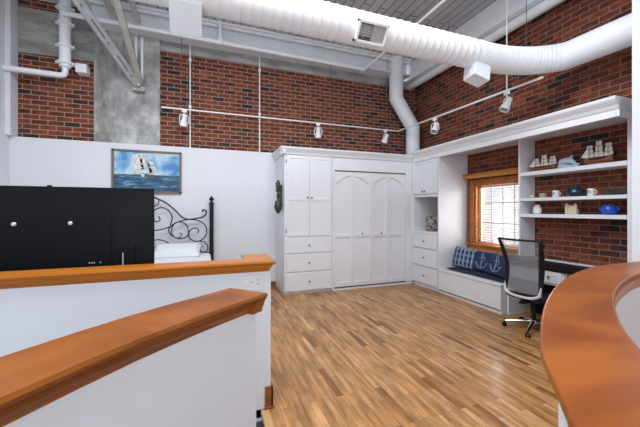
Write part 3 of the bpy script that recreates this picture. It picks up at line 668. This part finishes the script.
MB().lathe((0, 0, 0), [(.04, 0), (.07, .018), (.08, .05), (.074, .085), (.058, .10), (.062, .115), (.054, .115), (.05, .10), (.05, .02), (.001, .015)], 24).build('body', 'blueglaze', bw, smooth=True)
MB().tube([(0, -.075, .05), (0, -.098, .07), (0, -.075, .09)], .007, 8).tube([(0, .075, .05), (0, .098, .07), (0, .075, .09)], .007, 8).split('handle', 'blueglaze', bw, smooth=True)

# ------------------------------------------------------------ office chair
ch = thing('office_chair', (3.84, 2.73, 0), 'black and silver mesh-back office chair on a chrome star base at the desk', 'office chair', local=True)
# local: +x faces forward, backrest at -x
bs = MB(); bs.lathe((0, 0, .08), [(.035, 0), (.045, .02), (.04, .05), (.028, .06)], 20); bs.build('base_hub', 'chrome', ch, smooth=True)
for k in range(5):
    a = R(199 + 72*k); d = Vector((cos(a), sin(a), 0))
    lg = MB().tube([d*.03 + Vector((0, 0, .115)), d*.17 + Vector((0, 0, .098)), d*.31 + Vector((0, 0, .075))], [.022, .017, .013], 10, flat=.7).build('leg', 'chrome', ch, smooth=True)
    s2 = Vector((-d.y, d.x, 0)); c0 = d*.315 + Vector((0, 0, .028))
    cs_ = MB()
    for q in (-.016, .016): cs_.cyl(c0 + s2*(q-.008), c0 + s2*(q+.008), .028, 14)
    cs_.cyl(c0 + Vector((0, 0, .02)), c0 + Vector((0, 0, .055)), .008, 8)
    cs_.build('caster', 'black', lg, smooth=True)
MB().cyl((0, 0, .13), (0, 0, .30), .025, 14).build('gas_lift', 'black', ch, smooth=True)
MB().cyl((0, 0, .30), (0, 0, .38), .014, 12).box(-.12, .10, -.09, .09, .355, .40).box(-.26, -.10, -.03, .03, .36, .39).build('mechanism', 'black', ch, bevel=0.006)
vs_, fs = cushion_mesh(.48, .47, .075)
MB().add([(z + .01, x, .43 + y) for x, y, z in vs_], fs).build('seat', 'black', ch, smooth=True)
def back_pt(u, v):      # u -1..1 across, v 0..1 up
    w_ = .205 + .042*v - .02*sin(pi*v); z = .50 + .64*v
    x = -.235 - .06*v + .06*sin(pi*v*.9)*1.0 - .045*(1-u*u)*(0.6+.4*v) + .0
    if v > .5: x -= .06*(v-.5)
    return (x, u*w_, z)
n = 12; vs_ = [back_pt(-1 + 2*i/n, j/n) for j in range(n+1) for i in range(n+1)]
MB().add(vs_, [(j*(n+1)+i, j*(n+1)+i+1, (j+1)*(n+1)+i+1, (j+1)*(n+1)+i) for j in range(n) for i in range(n)]).build('mesh_back', 'chairmesh', ch, smooth=True)
vs_ = [tuple(Vector(back_pt((-1 + 2*i/n)*.95, .02+.70*j/n*(1 - 0.05*(i/n)))) + Vector((.012, 0, 0))) for j in range(n+1) for i in range(n+1)]
lb = MB().add(vs_, [(j*(n+1)+i, j*(n+1)+i+1, (j+1)*(n+1)+i+1, (j+1)*(n+1)+i) for j in range(n) for i in range(n)]).build('lumbar_mesh', 'lumbar', ch, smooth=True)
fr_ = MB()
fr_.tube([back_pt(-1, j/12) for j in range(0, 13)], [.017 + .014*sin(pi*j/12) for j in range(13)], 10)
fr_.tube([back_pt(1, j/12) for j in range(0, 13)], [.017 + .014*sin(pi*j/12) for j in range(13)], 10)
fr_.tube([back_pt(-1 + 2*i/10, 1) for i in range(11)], .013, 10)
fr_.build('back_frame', 'black', ch, smooth=True)
def low(u):
    p = Vector(back_pt(u, 0)); p.z = .50 - .05*(1-u**4)*1.0; p.x -= .012; return tuple(p)
sv = MB().tube([tuple(Vector(back_pt(-1.03, .30)) + Vector((-.012, 0, 0))), tuple(Vector(back_pt(-1.03, .12)) + Vector((-.012, 0, 0)))] + [low(-1 + 2*i/12) for i in range(13)] + [tuple(Vector(back_pt(1.03, .12)) + Vector((-.012, 0, 0))), tuple(Vector(back_pt(1.03, .30)) + Vector((-.012, 0, 0)))], [.006, .012] + [.017]*13 + [.012, .006], 10)
sv = sv.build('lower_back_rim', 'silver', ch, smooth=True); sv['label'] = 'silver curved rim under the backrest'
ch.rotation_euler = (0, 0, R(6))

# ------------------------------------------------------------ left side: picture, bed, tv
pc = thing('painting', (-0.937, 6.045, 1.785), 'framed painting of a sailing ship on blue sea, hung on the white wall', 'painting')
x0, x1, z0, z1 = -1.467, -0.407, 1.785, 2.515
f_ = MB().box(x0, x1, 6.005, 6.045, z0, z0+.035).box(x0, x1, 6.005, 6.045, z1-.035, z1).box(x0, x0+.035, 6.005, 6.045, z0, z1).box(x1-.035, x1, 6.005, 6.045, z0, z1)
f_.build('frame', 'frame', pc, bevel=0.004)
cv = B(x0+.03, x1-.03, 6.02, 6.04, z0+.03, z1-.03).build('canvas', 'sea', pc)
sp_ = MB()
def quad(cx, cz, w_, h_, s=0.25):
    cx = -.97 + (cx+.92)*1.3; cz = 2.25 + (cz-2.24)*1.25; w_ *= 1.25; h_ *= 1.2
    sp_.prism([(cx-w_/2, cz-h_/2), (cx-w_*.1, cz-h_*.6), (cx+w_/2, cz-h_/2+.01), (cx+w_/2-s*h_, cz+h_/2), (cx, cz+h_*.42), (cx-w_/2-s*h_, cz+h_/2)], 1, 6.017, 6.021)
for (cx, cz, w_, h_) in ((-1.02, 2.37, .09, .06), (-1.00, 2.30, .11, .07), (-.985, 2.225, .11, .07), (-.95, 2.38, .07, .06), (-.93, 2.315, .10, .06), (-.915, 2.25, .11, .06), (-.895, 2.18, .12, .07), (-.86, 2.28, .08, .06), (-.835, 2.21, .09, .07), (-.82, 2.145, .09, .06), (-.99, 2.155, .08, .05), (-.915, 2.11, .10, .04)): quad(cx, cz, w_, h_)
sp_.build('painted_sails', mat('painted_sail_tone', (0.62, 0.62, 0.60), 0.6, noise=0.35, nscale=22), cv)
MB().prism([(-1.00, 2.065), (-.84, 2.05), (-.79, 2.10), (-.98, 2.11)], 1, 6.016, 6.020).build('painted_hull', mat('painted_hull_tone', (0.09, 0.07, 0.06), 0.6, noise=0.2), cv)

bed = thing('bed', (-.88, 4.95, 0), 'bed with black wrought iron headboard against the white wall', 'bed')
XP = .095
for x in (XP, -1.85):
    hb = MB()
    hb.cyl((x, 5.96, 0), (x, 5.96, 1.60), .036, 14)
    hb.lathe((x, 5.96, 1.60), [(.036, 0), (.050, .01), (.050, .02), (.03, .03), (.018, .05), (.018, .06), (.040, .08), (.044, .10), (.03, .12), (.012, .135), (.014, .145), (.001, .16)], 14)
    for z in (1.12, .75): hb.lathe((x, 5.96, z), [(.036, -.015), (.045, 0), (.036, .015)], 14)
    hb.build('bedpost', 'iron', bed, smooth=True)
sc = MB()
def S(pts, r, both=True):
    pp = [tuple(p) for p in smooth_path([(p[0], 5.95, p[1]) for p in pts], 6)]
    sc.tube(pp, r, 8)
    if both: sc.tube([(-1.76 - p[0], p[1], p[2]) for p in pp], r, 8)
def spiral(cx, cz, r0, r1, a0, a1, n=18):
    return [(cx + (r0+(r1-r0)*k/n)*cos(R(a0+(a1-a0)*k/n)), cz + (r0+(r1-r0)*k/n)*sin(R(a0+(a1-a0)*k/n))) for k in range(n+1)]
S([(-.88, 1.74), (-.80, 1.70), (-.66, 1.63), (-.52, 1.51), (-.40, 1.38), (-.30, 1.335), (-.18, 1.345), (-.06, 1.37), (0.0, 1.43), (.0, 1.48), (-.035, 1.505), (-.06, 1.48), (-.045, 1.465)], .013)
S([(-.58, 1.21), (-.50, 1.27), (-.36, 1.32), (-.24, 1.33), (-.10, 1.30), (-.005, 1.21), (.01, 1.08), (-.05, .98), (-.15, .94), (-.25, .98), (-.29, 1.06), (-.25, 1.15), (-.17, 1.18), (-.12, 1.13), (-.14, 1.09)], .010)
S([(-.52, 1.24), (-.60, 1.18), (-.58, 1.08), (-.48, 1.01), (-.38, 1.0), (-.30, 1.06), (-.30, 1.18), (-.36, 1.27), (-.45, 1.29)], .009)
S([(-.54, 1.24), (-.56, 1.10), (-.50, 1.02), (-.42, 1.02), (-.40, 1.08), (-.44, 1.10)], .008)
S([(-.58, 1.24), (-.55, 1.36), (-.60, 1.48), (-.72, 1.54), (-.84, 1.48), (-.86, 1.38), (-.80, 1.30), (-.74, 1.33), (-.76, 1.39)], .010)
S([(-.88, 1.72), (-.78, 1.70), (-.76, 1.62), (-.82, 1.56), (-.88, 1.55)], .009)
S([(-.56, 1.22), (-.66, 1.18), (-.80, 1.15), (-.88, 1.15)], .010)
S([(-.88, .97), (-.76, .99), (-.66, .96), (-.58, .90), (-.48, .86), (-.38, .90)], .010)
S([(-.10, .94), (-.02, .92), (.03, .84), (.01, .76), (-.07, .75), (-.10, .82), (-.05, .85)], .008)
sc.tube([(-1.85, 5.95, .72), (.095, 5.95, .72)], .012, 8); sc.tube([(-1.85, 5.95, .84), (-.6, 5.95, .86), (.095, 5.95, .72)], .009, 8)
S([(-.40, .86), (-.32, .78), (-.20, .73), (.08, .72)], .012)
sc.build('headboard_scrolls', 'iron', bed, smooth=True)
MB().box(-1.83, .07, 3.95, 5.90, .22, .48).build('box_spring', 'linen', bed, bevel=0.03)
MB().box(-1.84, .08, 3.93, 5.91, .48, .74).build('mattress', 'linen', bed, bevel=0.06, seg=4)
m = MB()
for x in (-1.8, .04):
    for y in (4.0,): m.cyl((x, y, 0), (x, y, .24), .03, 10)
m.box(-1.83, .07, 3.97, 5.92, .18, .22); m.build('bed_frame', 'iron', bed)
vs_, fs = cushion_mesh(.72, .46, .17)
for (x, z, l) in ((-.44, .81, 'white pillow near the right bedpost'), (-1.32, .81, 'white pillow at the far side, behind the television')):
    if x < -1: continue
    o = MB().add([(a, b_*.9 + 0, c_) for a, c_, b_ in vs_], fs).build('bed_pillow', 'linen', smooth=True); o.location = (x, 5.60, z+.01); o.rotation_euler = (R(18), 0, R(-3)); tag(o, 'plump white bed pillow resting at the iron headboard', 'pillow')

tv = thing('television', (-1.12, 2.84, .80), 'large black flat television seen from behind over the far half wall', 'television')
x0, x1 = -1.86, -.392
MB().box(x0, x1, 2.815, 2.84, .87, 1.672).build('screen_panel', 'tv', tv, bevel=0.006)
b_ = MB(); za, zb = .90, 1.655
b_.add([(x0+.03, 2.815, za), (x1-.01, 2.815, za), (x1-.01, 2.815, zb), (x0+.03, 2.815, zb), (x0+.18, 2.785, za+.02), (x1-.26, 2.785, za+.02), (x1-.26, 2.785, 1.465), (x0+.18, 2.785, 1.465)],
       [(0, 1, 5, 4), (1, 2, 6, 5), (2, 3, 7, 6), (3, 0, 4, 7), (4, 5, 6, 7)])
b_.build('back_cover', 'tv', tv, bevel=0.003)
MB().box(x0+.2, x1-.29, 2.779, 2.786, .93, 1.458).build('rear_hatch', 'tv', tv, bevel=0.002)
MB().box(-.665, -.52, 2.778, 2.81, 1.0, 1.225).build('cable_cover', 'tv', tv, bevel=0.004)
pm = MB().box(-.885, -.70, 2.770, 2.786, 1.06, 1.145).build('port_panel', 'tv', tv, bevel=0.002)
m = MB()
for x in (-.815, -.80, -.785, -.745): m.cyl((x, 2.768, 1.105), (x, 2.772, 1.105), .005, 8)
m.cyl((-.60, 2.77, 1.17), (-.60, 2.77, 1.06), .004, 6)
m.split('socket', 'silver', pm)
for x, z in ((-1.26, 1.400), (-.935, 1.402)): MB().lathe((x, 2.780, z), [(.014, 0), (.014, -.008), (.010, -.012), (.001, -.012)], 14, 'y').build('mount_screw', 'silver', tv, smooth=True)
MB().box(-1.09, -1.065, 2.82, 2.835, 1.672, 1.682).build('sensor_bump', 'black', tv)
MB().box(-1.75, -1.68, 2.72, 2.95, .80, .87).box(-.57, -.50, 2.72, 2.95, .80, .87).split('foot', 'black', tv, bevel=0.004)
tb = thing('media_console', (-1.1, 2.85, 0), 'low cherry console behind the half wall, carrying the television', 'console')
MB().box(-1.95, -.35, 2.62, 3.02, .77, .80).build('top', 'cherry', tb, bevel=0.004)
for x in (-1.92, -.42):
    for y in (2.65, 2.95): MB().box(x, x+.04, y, y+.04, 0, .77).build('leg', 'cherry', tb)
# wall sculpture on the cabinet side
o = MB()
o.lathe((1.215, 5.5, 1.43), [(.005, 0), (.03, .02), (.055, .07), (.066, .13), (.06, .18), (.035, .22), (.02, .26), (.026, .30), (.034, .33), (.02, .36), (.02, .40), (.034, .44), (.042, .49), (.040, .53), (.028, .57), (.022, .60), (.005, .61)], 16, 'z', 1.0, .9)
rr = random.Random(2)
for k in range(40):
    a = rr.random()*6.28; z = 1.47 + rr.random()*.18 if k < 26 else 1.84 + rr.random()*.14; q = .055 if k < 26 else .034
    o.ball((1.215 + q*cos(a), 5.5 + q*sin(a), z), .010 + rr.random()*.010, 7)
o.box(1.24, 1.2895, 5.49, 5.51, 1.55, 1.95)
tag(o.build('wall_sculpture', 'bronze', smooth=True), 'dark carved ornament hung on the side of the tall cabinet', 'sculpture')
# outlet plate
op = thing('switch_plate', (.32, 2.35, .96), 'ivory wall plate with round dimmer and sockets below the far cap', 'switch plate')
MB().box(.235, .405, 2.343, 2.35, .902, 1.022).build('plate', 'plate', op, bevel=0.003)
MB().lathe((.272, 2.343, .963), [(.020, 0), (.018, -.012), (.001, -.013)], 18, 'y').build('dimmer_knob', 'plate', op, smooth=True)
MB().lathe((.320, 2.343, .965), [(.007, 0), (.006, -.003), (.001, -.004)], 12, 'y').build('jack', 'taupe', op)
MB().box(.352, .385, 2.3405, 2.344, .93, .995).build('outlet', 'plate', op, bevel=0.002)
MB().box(.360, .363, 2.339, 2.341, .972, .984).box(.372, .375, 2.339, 2.341, .972, .984).box(.360, .363, 2.339, 2.341, .942, .954).box(.372, .375, 2.339, 2.341, .942, .954).split('socket_slot', 'toe', op)

# ------------------------------------------------------------ ducts, pipes, rails, lights overhead
def ribbed(path, r, pitch, amp, n=28, fine=None):
    """duct swept along a dense path; ribs at regular arc length"""
    P = [Vector(p) for p in path]; L_ = [0]
    for a, b in zip(P, P[1:]): L_.append(L_[-1] + (b-a).length)
    out = []; rs = []; s = 0; j = 0
    def at(s):
        for i in range(len(P)-1):
            if L_[i+1] >= s: t = (s-L_[i])/(L_[i+1]-L_[i]); return P[i].lerp(P[i+1], t)
        return P[-1]
    while s < L_[-1] - 1e-3:
        pt_ = pitch; am = amp
        if fine and fine[0] < s < fine[1]: pt_ = .03; am = amp*.8
        if fine and s >= fine[1]: pt_ = 2.0
        for q, a_ in ((0, 0), (.5*pt_ if pt_ < .05 else pt_-.022, 0), (.62*pt_ if pt_ < .05 else pt_-.014, am), (.88*pt_ if pt_ < .05 else pt_-.006, am)):
            if s + q < L_[-1]: out.append(at(s+q)); rs.append(r + a_)
        s += pt_
    out.append(at(L_[-1])); rs.append(r)
    return MB().tube(out, rs, n)
pth = [(-1.6, 2.97, 3.43), (3.15, 2.97, 3.43)]
cx, cy, rx, ry = 3.30, 2.45, .97, .52
pth += [(cx + rx*sin(t), cy + ry*cos(t), 3.425) for t in [pi/2*k/16 for k in range(17)]] + [(4.27, 1.802, 3.42)]
dt = thing('spiral_duct', (1.5, 2.97, 3.44), 'large white ribbed air duct crossing under the ceiling and bending along the side wall', 'duct')
ribbed(pth, .163, .095, .0055, fine=(4.75, 5.95)).build('duct_pipe', 'duct', dt, smooth=True)
def diffuser(x, y, w_, d_, z0, z1, m, tilt=0):
    T_ = Matrix.Translation((x, y, 3.44)) @ Matrix.Rotation(tilt, 4, 'X')
    mb = MB(lambda a, b, c_: tuple(T_ @ Vector((a, b, c_))))
    return mb, T_
# plain collar box, near left
T_ = Matrix.Translation((-.165, 2.97, 3.44)) @ Matrix.Rotation(R(-58), 4, 'X')
f3 = lambda a, b, c_: tuple(T_ @ Vector((a, b, c_)))
q = MB(f3).box(-.13, .13, .09, .345, -.17, -.03).build('diffuser_box', 'diffuser', dt, bevel=0.003); q['label'] = 'plain pale grey box outlet on the duct, left'
# grille outlet facing the viewer and down
T_ = Matrix.Translation((1.60, 2.97, 3.42)) @ Matrix.Rotation(R(-55), 4, 'X') @ Matrix.Scale(.86, 4)
f3 = lambda a, b, c_: tuple(T_ @ Vector((a, b, c_)))
g = MB(f3)
for a in ((-.20, -.17, -.12, .12), (.17, .20, -.12, .12), (-.20, .20, -.12, -.09), (-.20, .20, .09, .12)): g.box(a[0], a[1], a[2], a[3], -.235, -.10)
gb = g.build('diffuser_box', 'duct', dt, bevel=0.003); gb['label'] = 'white box outlet with open dark grille on the duct, middle'
MB(f3).box(-.17, .17, -.09, .09, -.17, -.165).build('vent_opening', 'darkhole', gb)
gg = MB(f3).box(.0, .17, -.09, .09, -.222, -.216)
for k in range(7): gg.box(-.165, .0, -.085+.026*k, -.081+.026*k, -.215, -.175)
gg.build('damper', 'grille', gb)
T_ = Matrix.Translation((3.20, 2.98, 3.38)) @ Matrix.Rotation(R(-8), 4, 'X') @ Matrix.Rotation(R(14), 4, 'Y')
f3 = lambda a, b, c_: tuple(T_ @ Vector((a, b, c_)))
q = MB(f3).box(-.12, .12, -.09, .09, -.30, -.10).build('diffuser_box', 'duct', dt, bevel=0.004); q['label'] = 'white box outlet under the duct, before the bend'
dn = thing('branch_duct', (4.36, 5.86, 2.6), 'white vertical air duct with an offset in the brick corner', 'duct')
MB().tube([(4.37, 5.86, 2.655), (4.37, 5.86, 3.35), (3.96, 5.90, 3.96), (3.96, 5.90, CZ-.001)], [.155]*4, 24).build('duct_pipe', 'duct', dn, smooth=True)
m = MB()
for p in ((4.37, 5.86, 3.35), (3.96, 5.90, 3.96)): m.lathe((p[0], p[1], p[2]), [(.15, -.012), (.162, -.006), (.162, .006), (.15, .012)], 24)
m.split('seam_band', 'duct', dn, smooth=True)

pp = thing('sprinkler_pipe', (0.5, 5.78, 4.5), 'long white pipe running under the steel beam and turning towards the room', 'pipe')
MB().tube([(-2.06, 5.80, 4.50), (3.08, 5.80, 4.44)], .038, 14).build('main_run', 'pipe', pp, smooth=True)
MB().tube([(3.08, 5.80, 4.44), (3.13, 5.74, 4.45), (3.16, 3.6, 4.46), (3.2, 1.5, 4.46)], .022, 12).build('branch', 'pipe', pp, smooth=True)
MB().tube([(.24, 5.80, 4.48), (.24, 5.80, CZ-.001)], .032, 12).lathe((.24, 5.80, 4.475), [(.05, -.05), (.052, 0), (.05, .06)], 14).build('riser', 'pipe', pp, smooth=True)
m = MB()
for x in (-1.18, 1.4, 3.08): m.lathe((x-.04, 5.80, 4.50-(x+2.06)*.0117), [(.047, 0), (.047, .07)], 14, 'x')
m.split('coupling', 'pipe', pp, smooth=True)
vp = thing('stand_pipe', (-2.06, 5.9, 3.6), 'thick white vertical pipe with flanged couplings on the left brick', 'pipe')
MB().tube([(-2.06, 5.92, 3.72), (-2.06, 5.92, CZ-.001)], .075, 18).build('vertical_run', 'pipe', vp, smooth=True)
for z in (3.79, 4.05, 4.40, 4.64):
    MB().lathe((-2.06, 5.92, z), [(.075, -.03), (.105, -.025), (.105, .0), (.085, .005), (.085, .03)], 18).box(-2.18, -1.94, 5.90, 5.94, z-.02, z+.01).build('coupling', 'pipe', vp, smooth=True)
MB().tube([(-2.06, 5.92, 3.76), (-2.06, 5.92, 3.64), (-2.075, 5.92, 3.605), (-2.11, 5.92, 3.59), (-2.798, 5.92, 3.60)], .042, 14).build('elbow_run', 'pipe', vp, smooth=True)
MB().box(-1.95, -1.80, 5.98, 6.148, 3.70, 3.84).tube([(-2.0, 5.93, 3.80), (-1.93, 6.0, 3.77)], .02, 8).build('bracket', 'pipe', vp, bevel=0.004)
sp2 = MB().tube([(4.50, 1.81, 4.38), (4.50, 6.14, 4.38)], .075, 18).build('side_pipe', 'pipe', smooth=True); tag(sp2, 'fat white pipe along the top of the side brick wall', 'pipe')
for x, l in ((-.27, 'thin white conduit on the brick just right of the painting'), (.985, 'thin white conduit on the brick just left of the tall cabinet')):
    c_ = thing('conduit', (x, 6.13, 2.63), l, 'conduit', 'thin conduits on the back brick')
    MB().tube([(x, 6.12, 2.625), (x, 6.12, 4.50)], .012, 8).build('tube', 'pipe', c_, smooth=True)
    MB().box(x-.022, x+.022, 6.10, 6.148, 4.20, 4.25).build('clip', 'pipe', c_)
    MB().box(x-.022, x+.022, 6.10, 6.148, 3.35, 3.39).build('clip', 'pipe', c_)
# track rail
tr = thing('track_rail', (2, 5.95, 3.27), 'white lighting track following both brick walls', 'track')
MB().box(-.72, 4.05, 5.94, 5.965, 3.255, 3.275).build('back_rail', 'pipe', tr, bevel=0.003)
T_ = MB(); T_.tube([(4.04, 5.96, 3.265), (4.05, 2.76, 3.20)], .016, 4); T_.build('side_rail', 'pipe', tr)
def track_light(x, y, z, yaw, lab):
    t = thing('track_light', (x, y, z), lab, 'spotlight', 'spotlights on the track', local=True)
    MB().box(-.03, .03, -.02, .02, -.035, .0).cyl((0, 0, -.03), (0, 0, -.07), .008, 8).build('adapter', 'pipe', t)
    MB().tube([(-.062, 0, -.19), (-.062, 0, -.10), (-.045, 0, -.075), (0, 0, -.068), (.045, 0, -.075), (.062, 0, -.10), (.062, 0, -.19)], .006, 6).build('yoke', 'black' if False else 'pipe', t)
    Q = Matrix.Translation((0, 0, -.15)) @ Matrix.Rotation(R(28), 4, 'X')
    h = MB(lambda a, b, c_: tuple(Q @ Vector((a, b, c_))))
    h.lathe((0, 0, 0), [(.012, .085), (.030, .08), (.034, .05), (.036, .0), (.052, -.035), (.056, -.075), (.050, -.075), (.046, -.04)], 18)
    hd_ = h.build('lamp_head', 'pipe', t, smooth=True)
    l = MB(lambda a, b, c_: tuple(Q @ Vector((a, b, c_)))); l.lathe((0, 0, 0), [(.045, -.06), (.044, -.064), (.001, -.068)], 16); l.build('lens', 'grille', hd_, smooth=True)
    t.rotation_euler = (0, 0, yaw); t.scale = (1.22, 1.22, 1.22); return t
track_light(-.36, 5.95, 3.255, R(20), 'white track spotlight farthest left, above the painting end')
track_light(2.14, 5.95, 3.255, R(-15), 'white track spotlight above the tall white cabinet')
track_light(3.72, 5.95, 3.255, R(25), 'white track spotlight in front of the corner air duct')
track_light(4.05, 4.76, 3.225, R(110), 'white track spotlight on the side rail next to the corner')
track_light(4.05, 3.27, 3.195, R(70), 'white track spotlight near the free end of the side rail')
for (x, y, z0, z1, r_, l) in ((-.40, 5.95, 3.27, 4.5, .005, 'dark hanging cable holding the left end of the track'), (.63, 5.95, 2.63, 4.5, .0025, 'very thin wire between the two conduits'),
        (2.42, 5.95, 3.27, 4.5, .004, 'dark hanging wire right of the spotlight over the tall cabinet'), (3.76, 5.95, 3.27, CZ, .005, 'dark hanging wire beside the corner air duct'),
        (4.05, 4.40, 3.22, CZ, .004, 'thin hanging wire holding the side rail by the corner'), (4.05, 3.27, 3.20, CZ, .008, 'pale hanging rod above the last side spotlight'), (4.05, 2.98, 3.20, CZ, .0045, 'dark hanging wire crossing in front of the duct bend')):
    o = MB().tube([(x, y, z0), (x, y, z1)], r_, 8).build('hanging_wire', 'pipe' if r_ == .008 else 'toe', smooth=True); tag(o, l, 'wire', 'wires hanging from the ceiling')

# steel braces over the concrete pier
def channel(name, p0, p1, w_, d_, m, label, slots=False):
    p0 = Vector(p0); p1 = Vector(p1); t = (p1-p0).normalized(); s = t.cross(Vector((0, 1, 0))).normalized(); u = s.cross(t)
    L_ = (p1-p0).length
    f = lambda a, b, c_: tuple(p0 + s*a + u*b + t*c_)
    root = thing(name, p0, label, 'steel brace', 'steel braces above the concrete pier')
    mb = MB(f).box(-w_/2, w_/2, -.004, .004, 0, L_).box(-w_/2, -w_/2+.008, -.004, d_, 0, L_).box(w_/2-.008, w_/2, -.004, d_, 0, L_)
    mb.box(-w_/2, -w_/2+.02, -d_, .0, 0, L_) if False else None
    mb.build('channel', m, root)
    if slots:
        sl = MB(f); k = .25
        while k < L_ - .3: sl.box(-.008, .008, -.010, .006, k, k+.26); sl.box(-.008, .008, -.010, .006, k-.1, k-.06); k += .52
        sl.split('slot', 'toe', root)
    return root
channel('steel_brace', (-1.07, 5.98, 3.60), (-2.0, 4.73, CZ), .135, .06, 'steel', 'broad grey slotted steel brace slanting up to the left', True)
channel('steel_brace', (-1.04, 6.03, 3.62), (-1.24, 4.4, CZ), .095, .05, 'taupe', 'narrow taupe steel brace rising from the pier bolt')
channel('steel_brace', (-1.36, 5.80, 4.52), (-1.48, 5.1, CZ), .08, .05, 'taupe', 'short taupe brace behind the broad slotted one')
channel('steel_brace', (-1.02, 5.70, 4.50), (-1.10, 5.0, CZ), .08, .05, 'taupe', 'short taupe brace at the beam end, rightmost')
MB_ = MB().box(-1.17, -.98, 6.0, 6.10, 3.52, 3.60).cyl((-1.06, 6.0, 3.60), (-1.06, 5.93, 3.60), .03, 8)
tag(MB_.build('anchor_plate', 'taupe', bevel=0.004), 'stained steel anchor plate bolted to the concrete pier', 'plate')
for x, l in ((-1.12, 'white strut on the pier left of its twin'), (-1.03, 'white strut on the pier right of its twin')):
    tag(MB().box(x-.018, x+.018, 6.06, 6.098, 3.75, 4.46).build('pier_strut', 'pipe', bevel=0.002), l, 'strut', 'white struts on the pier')
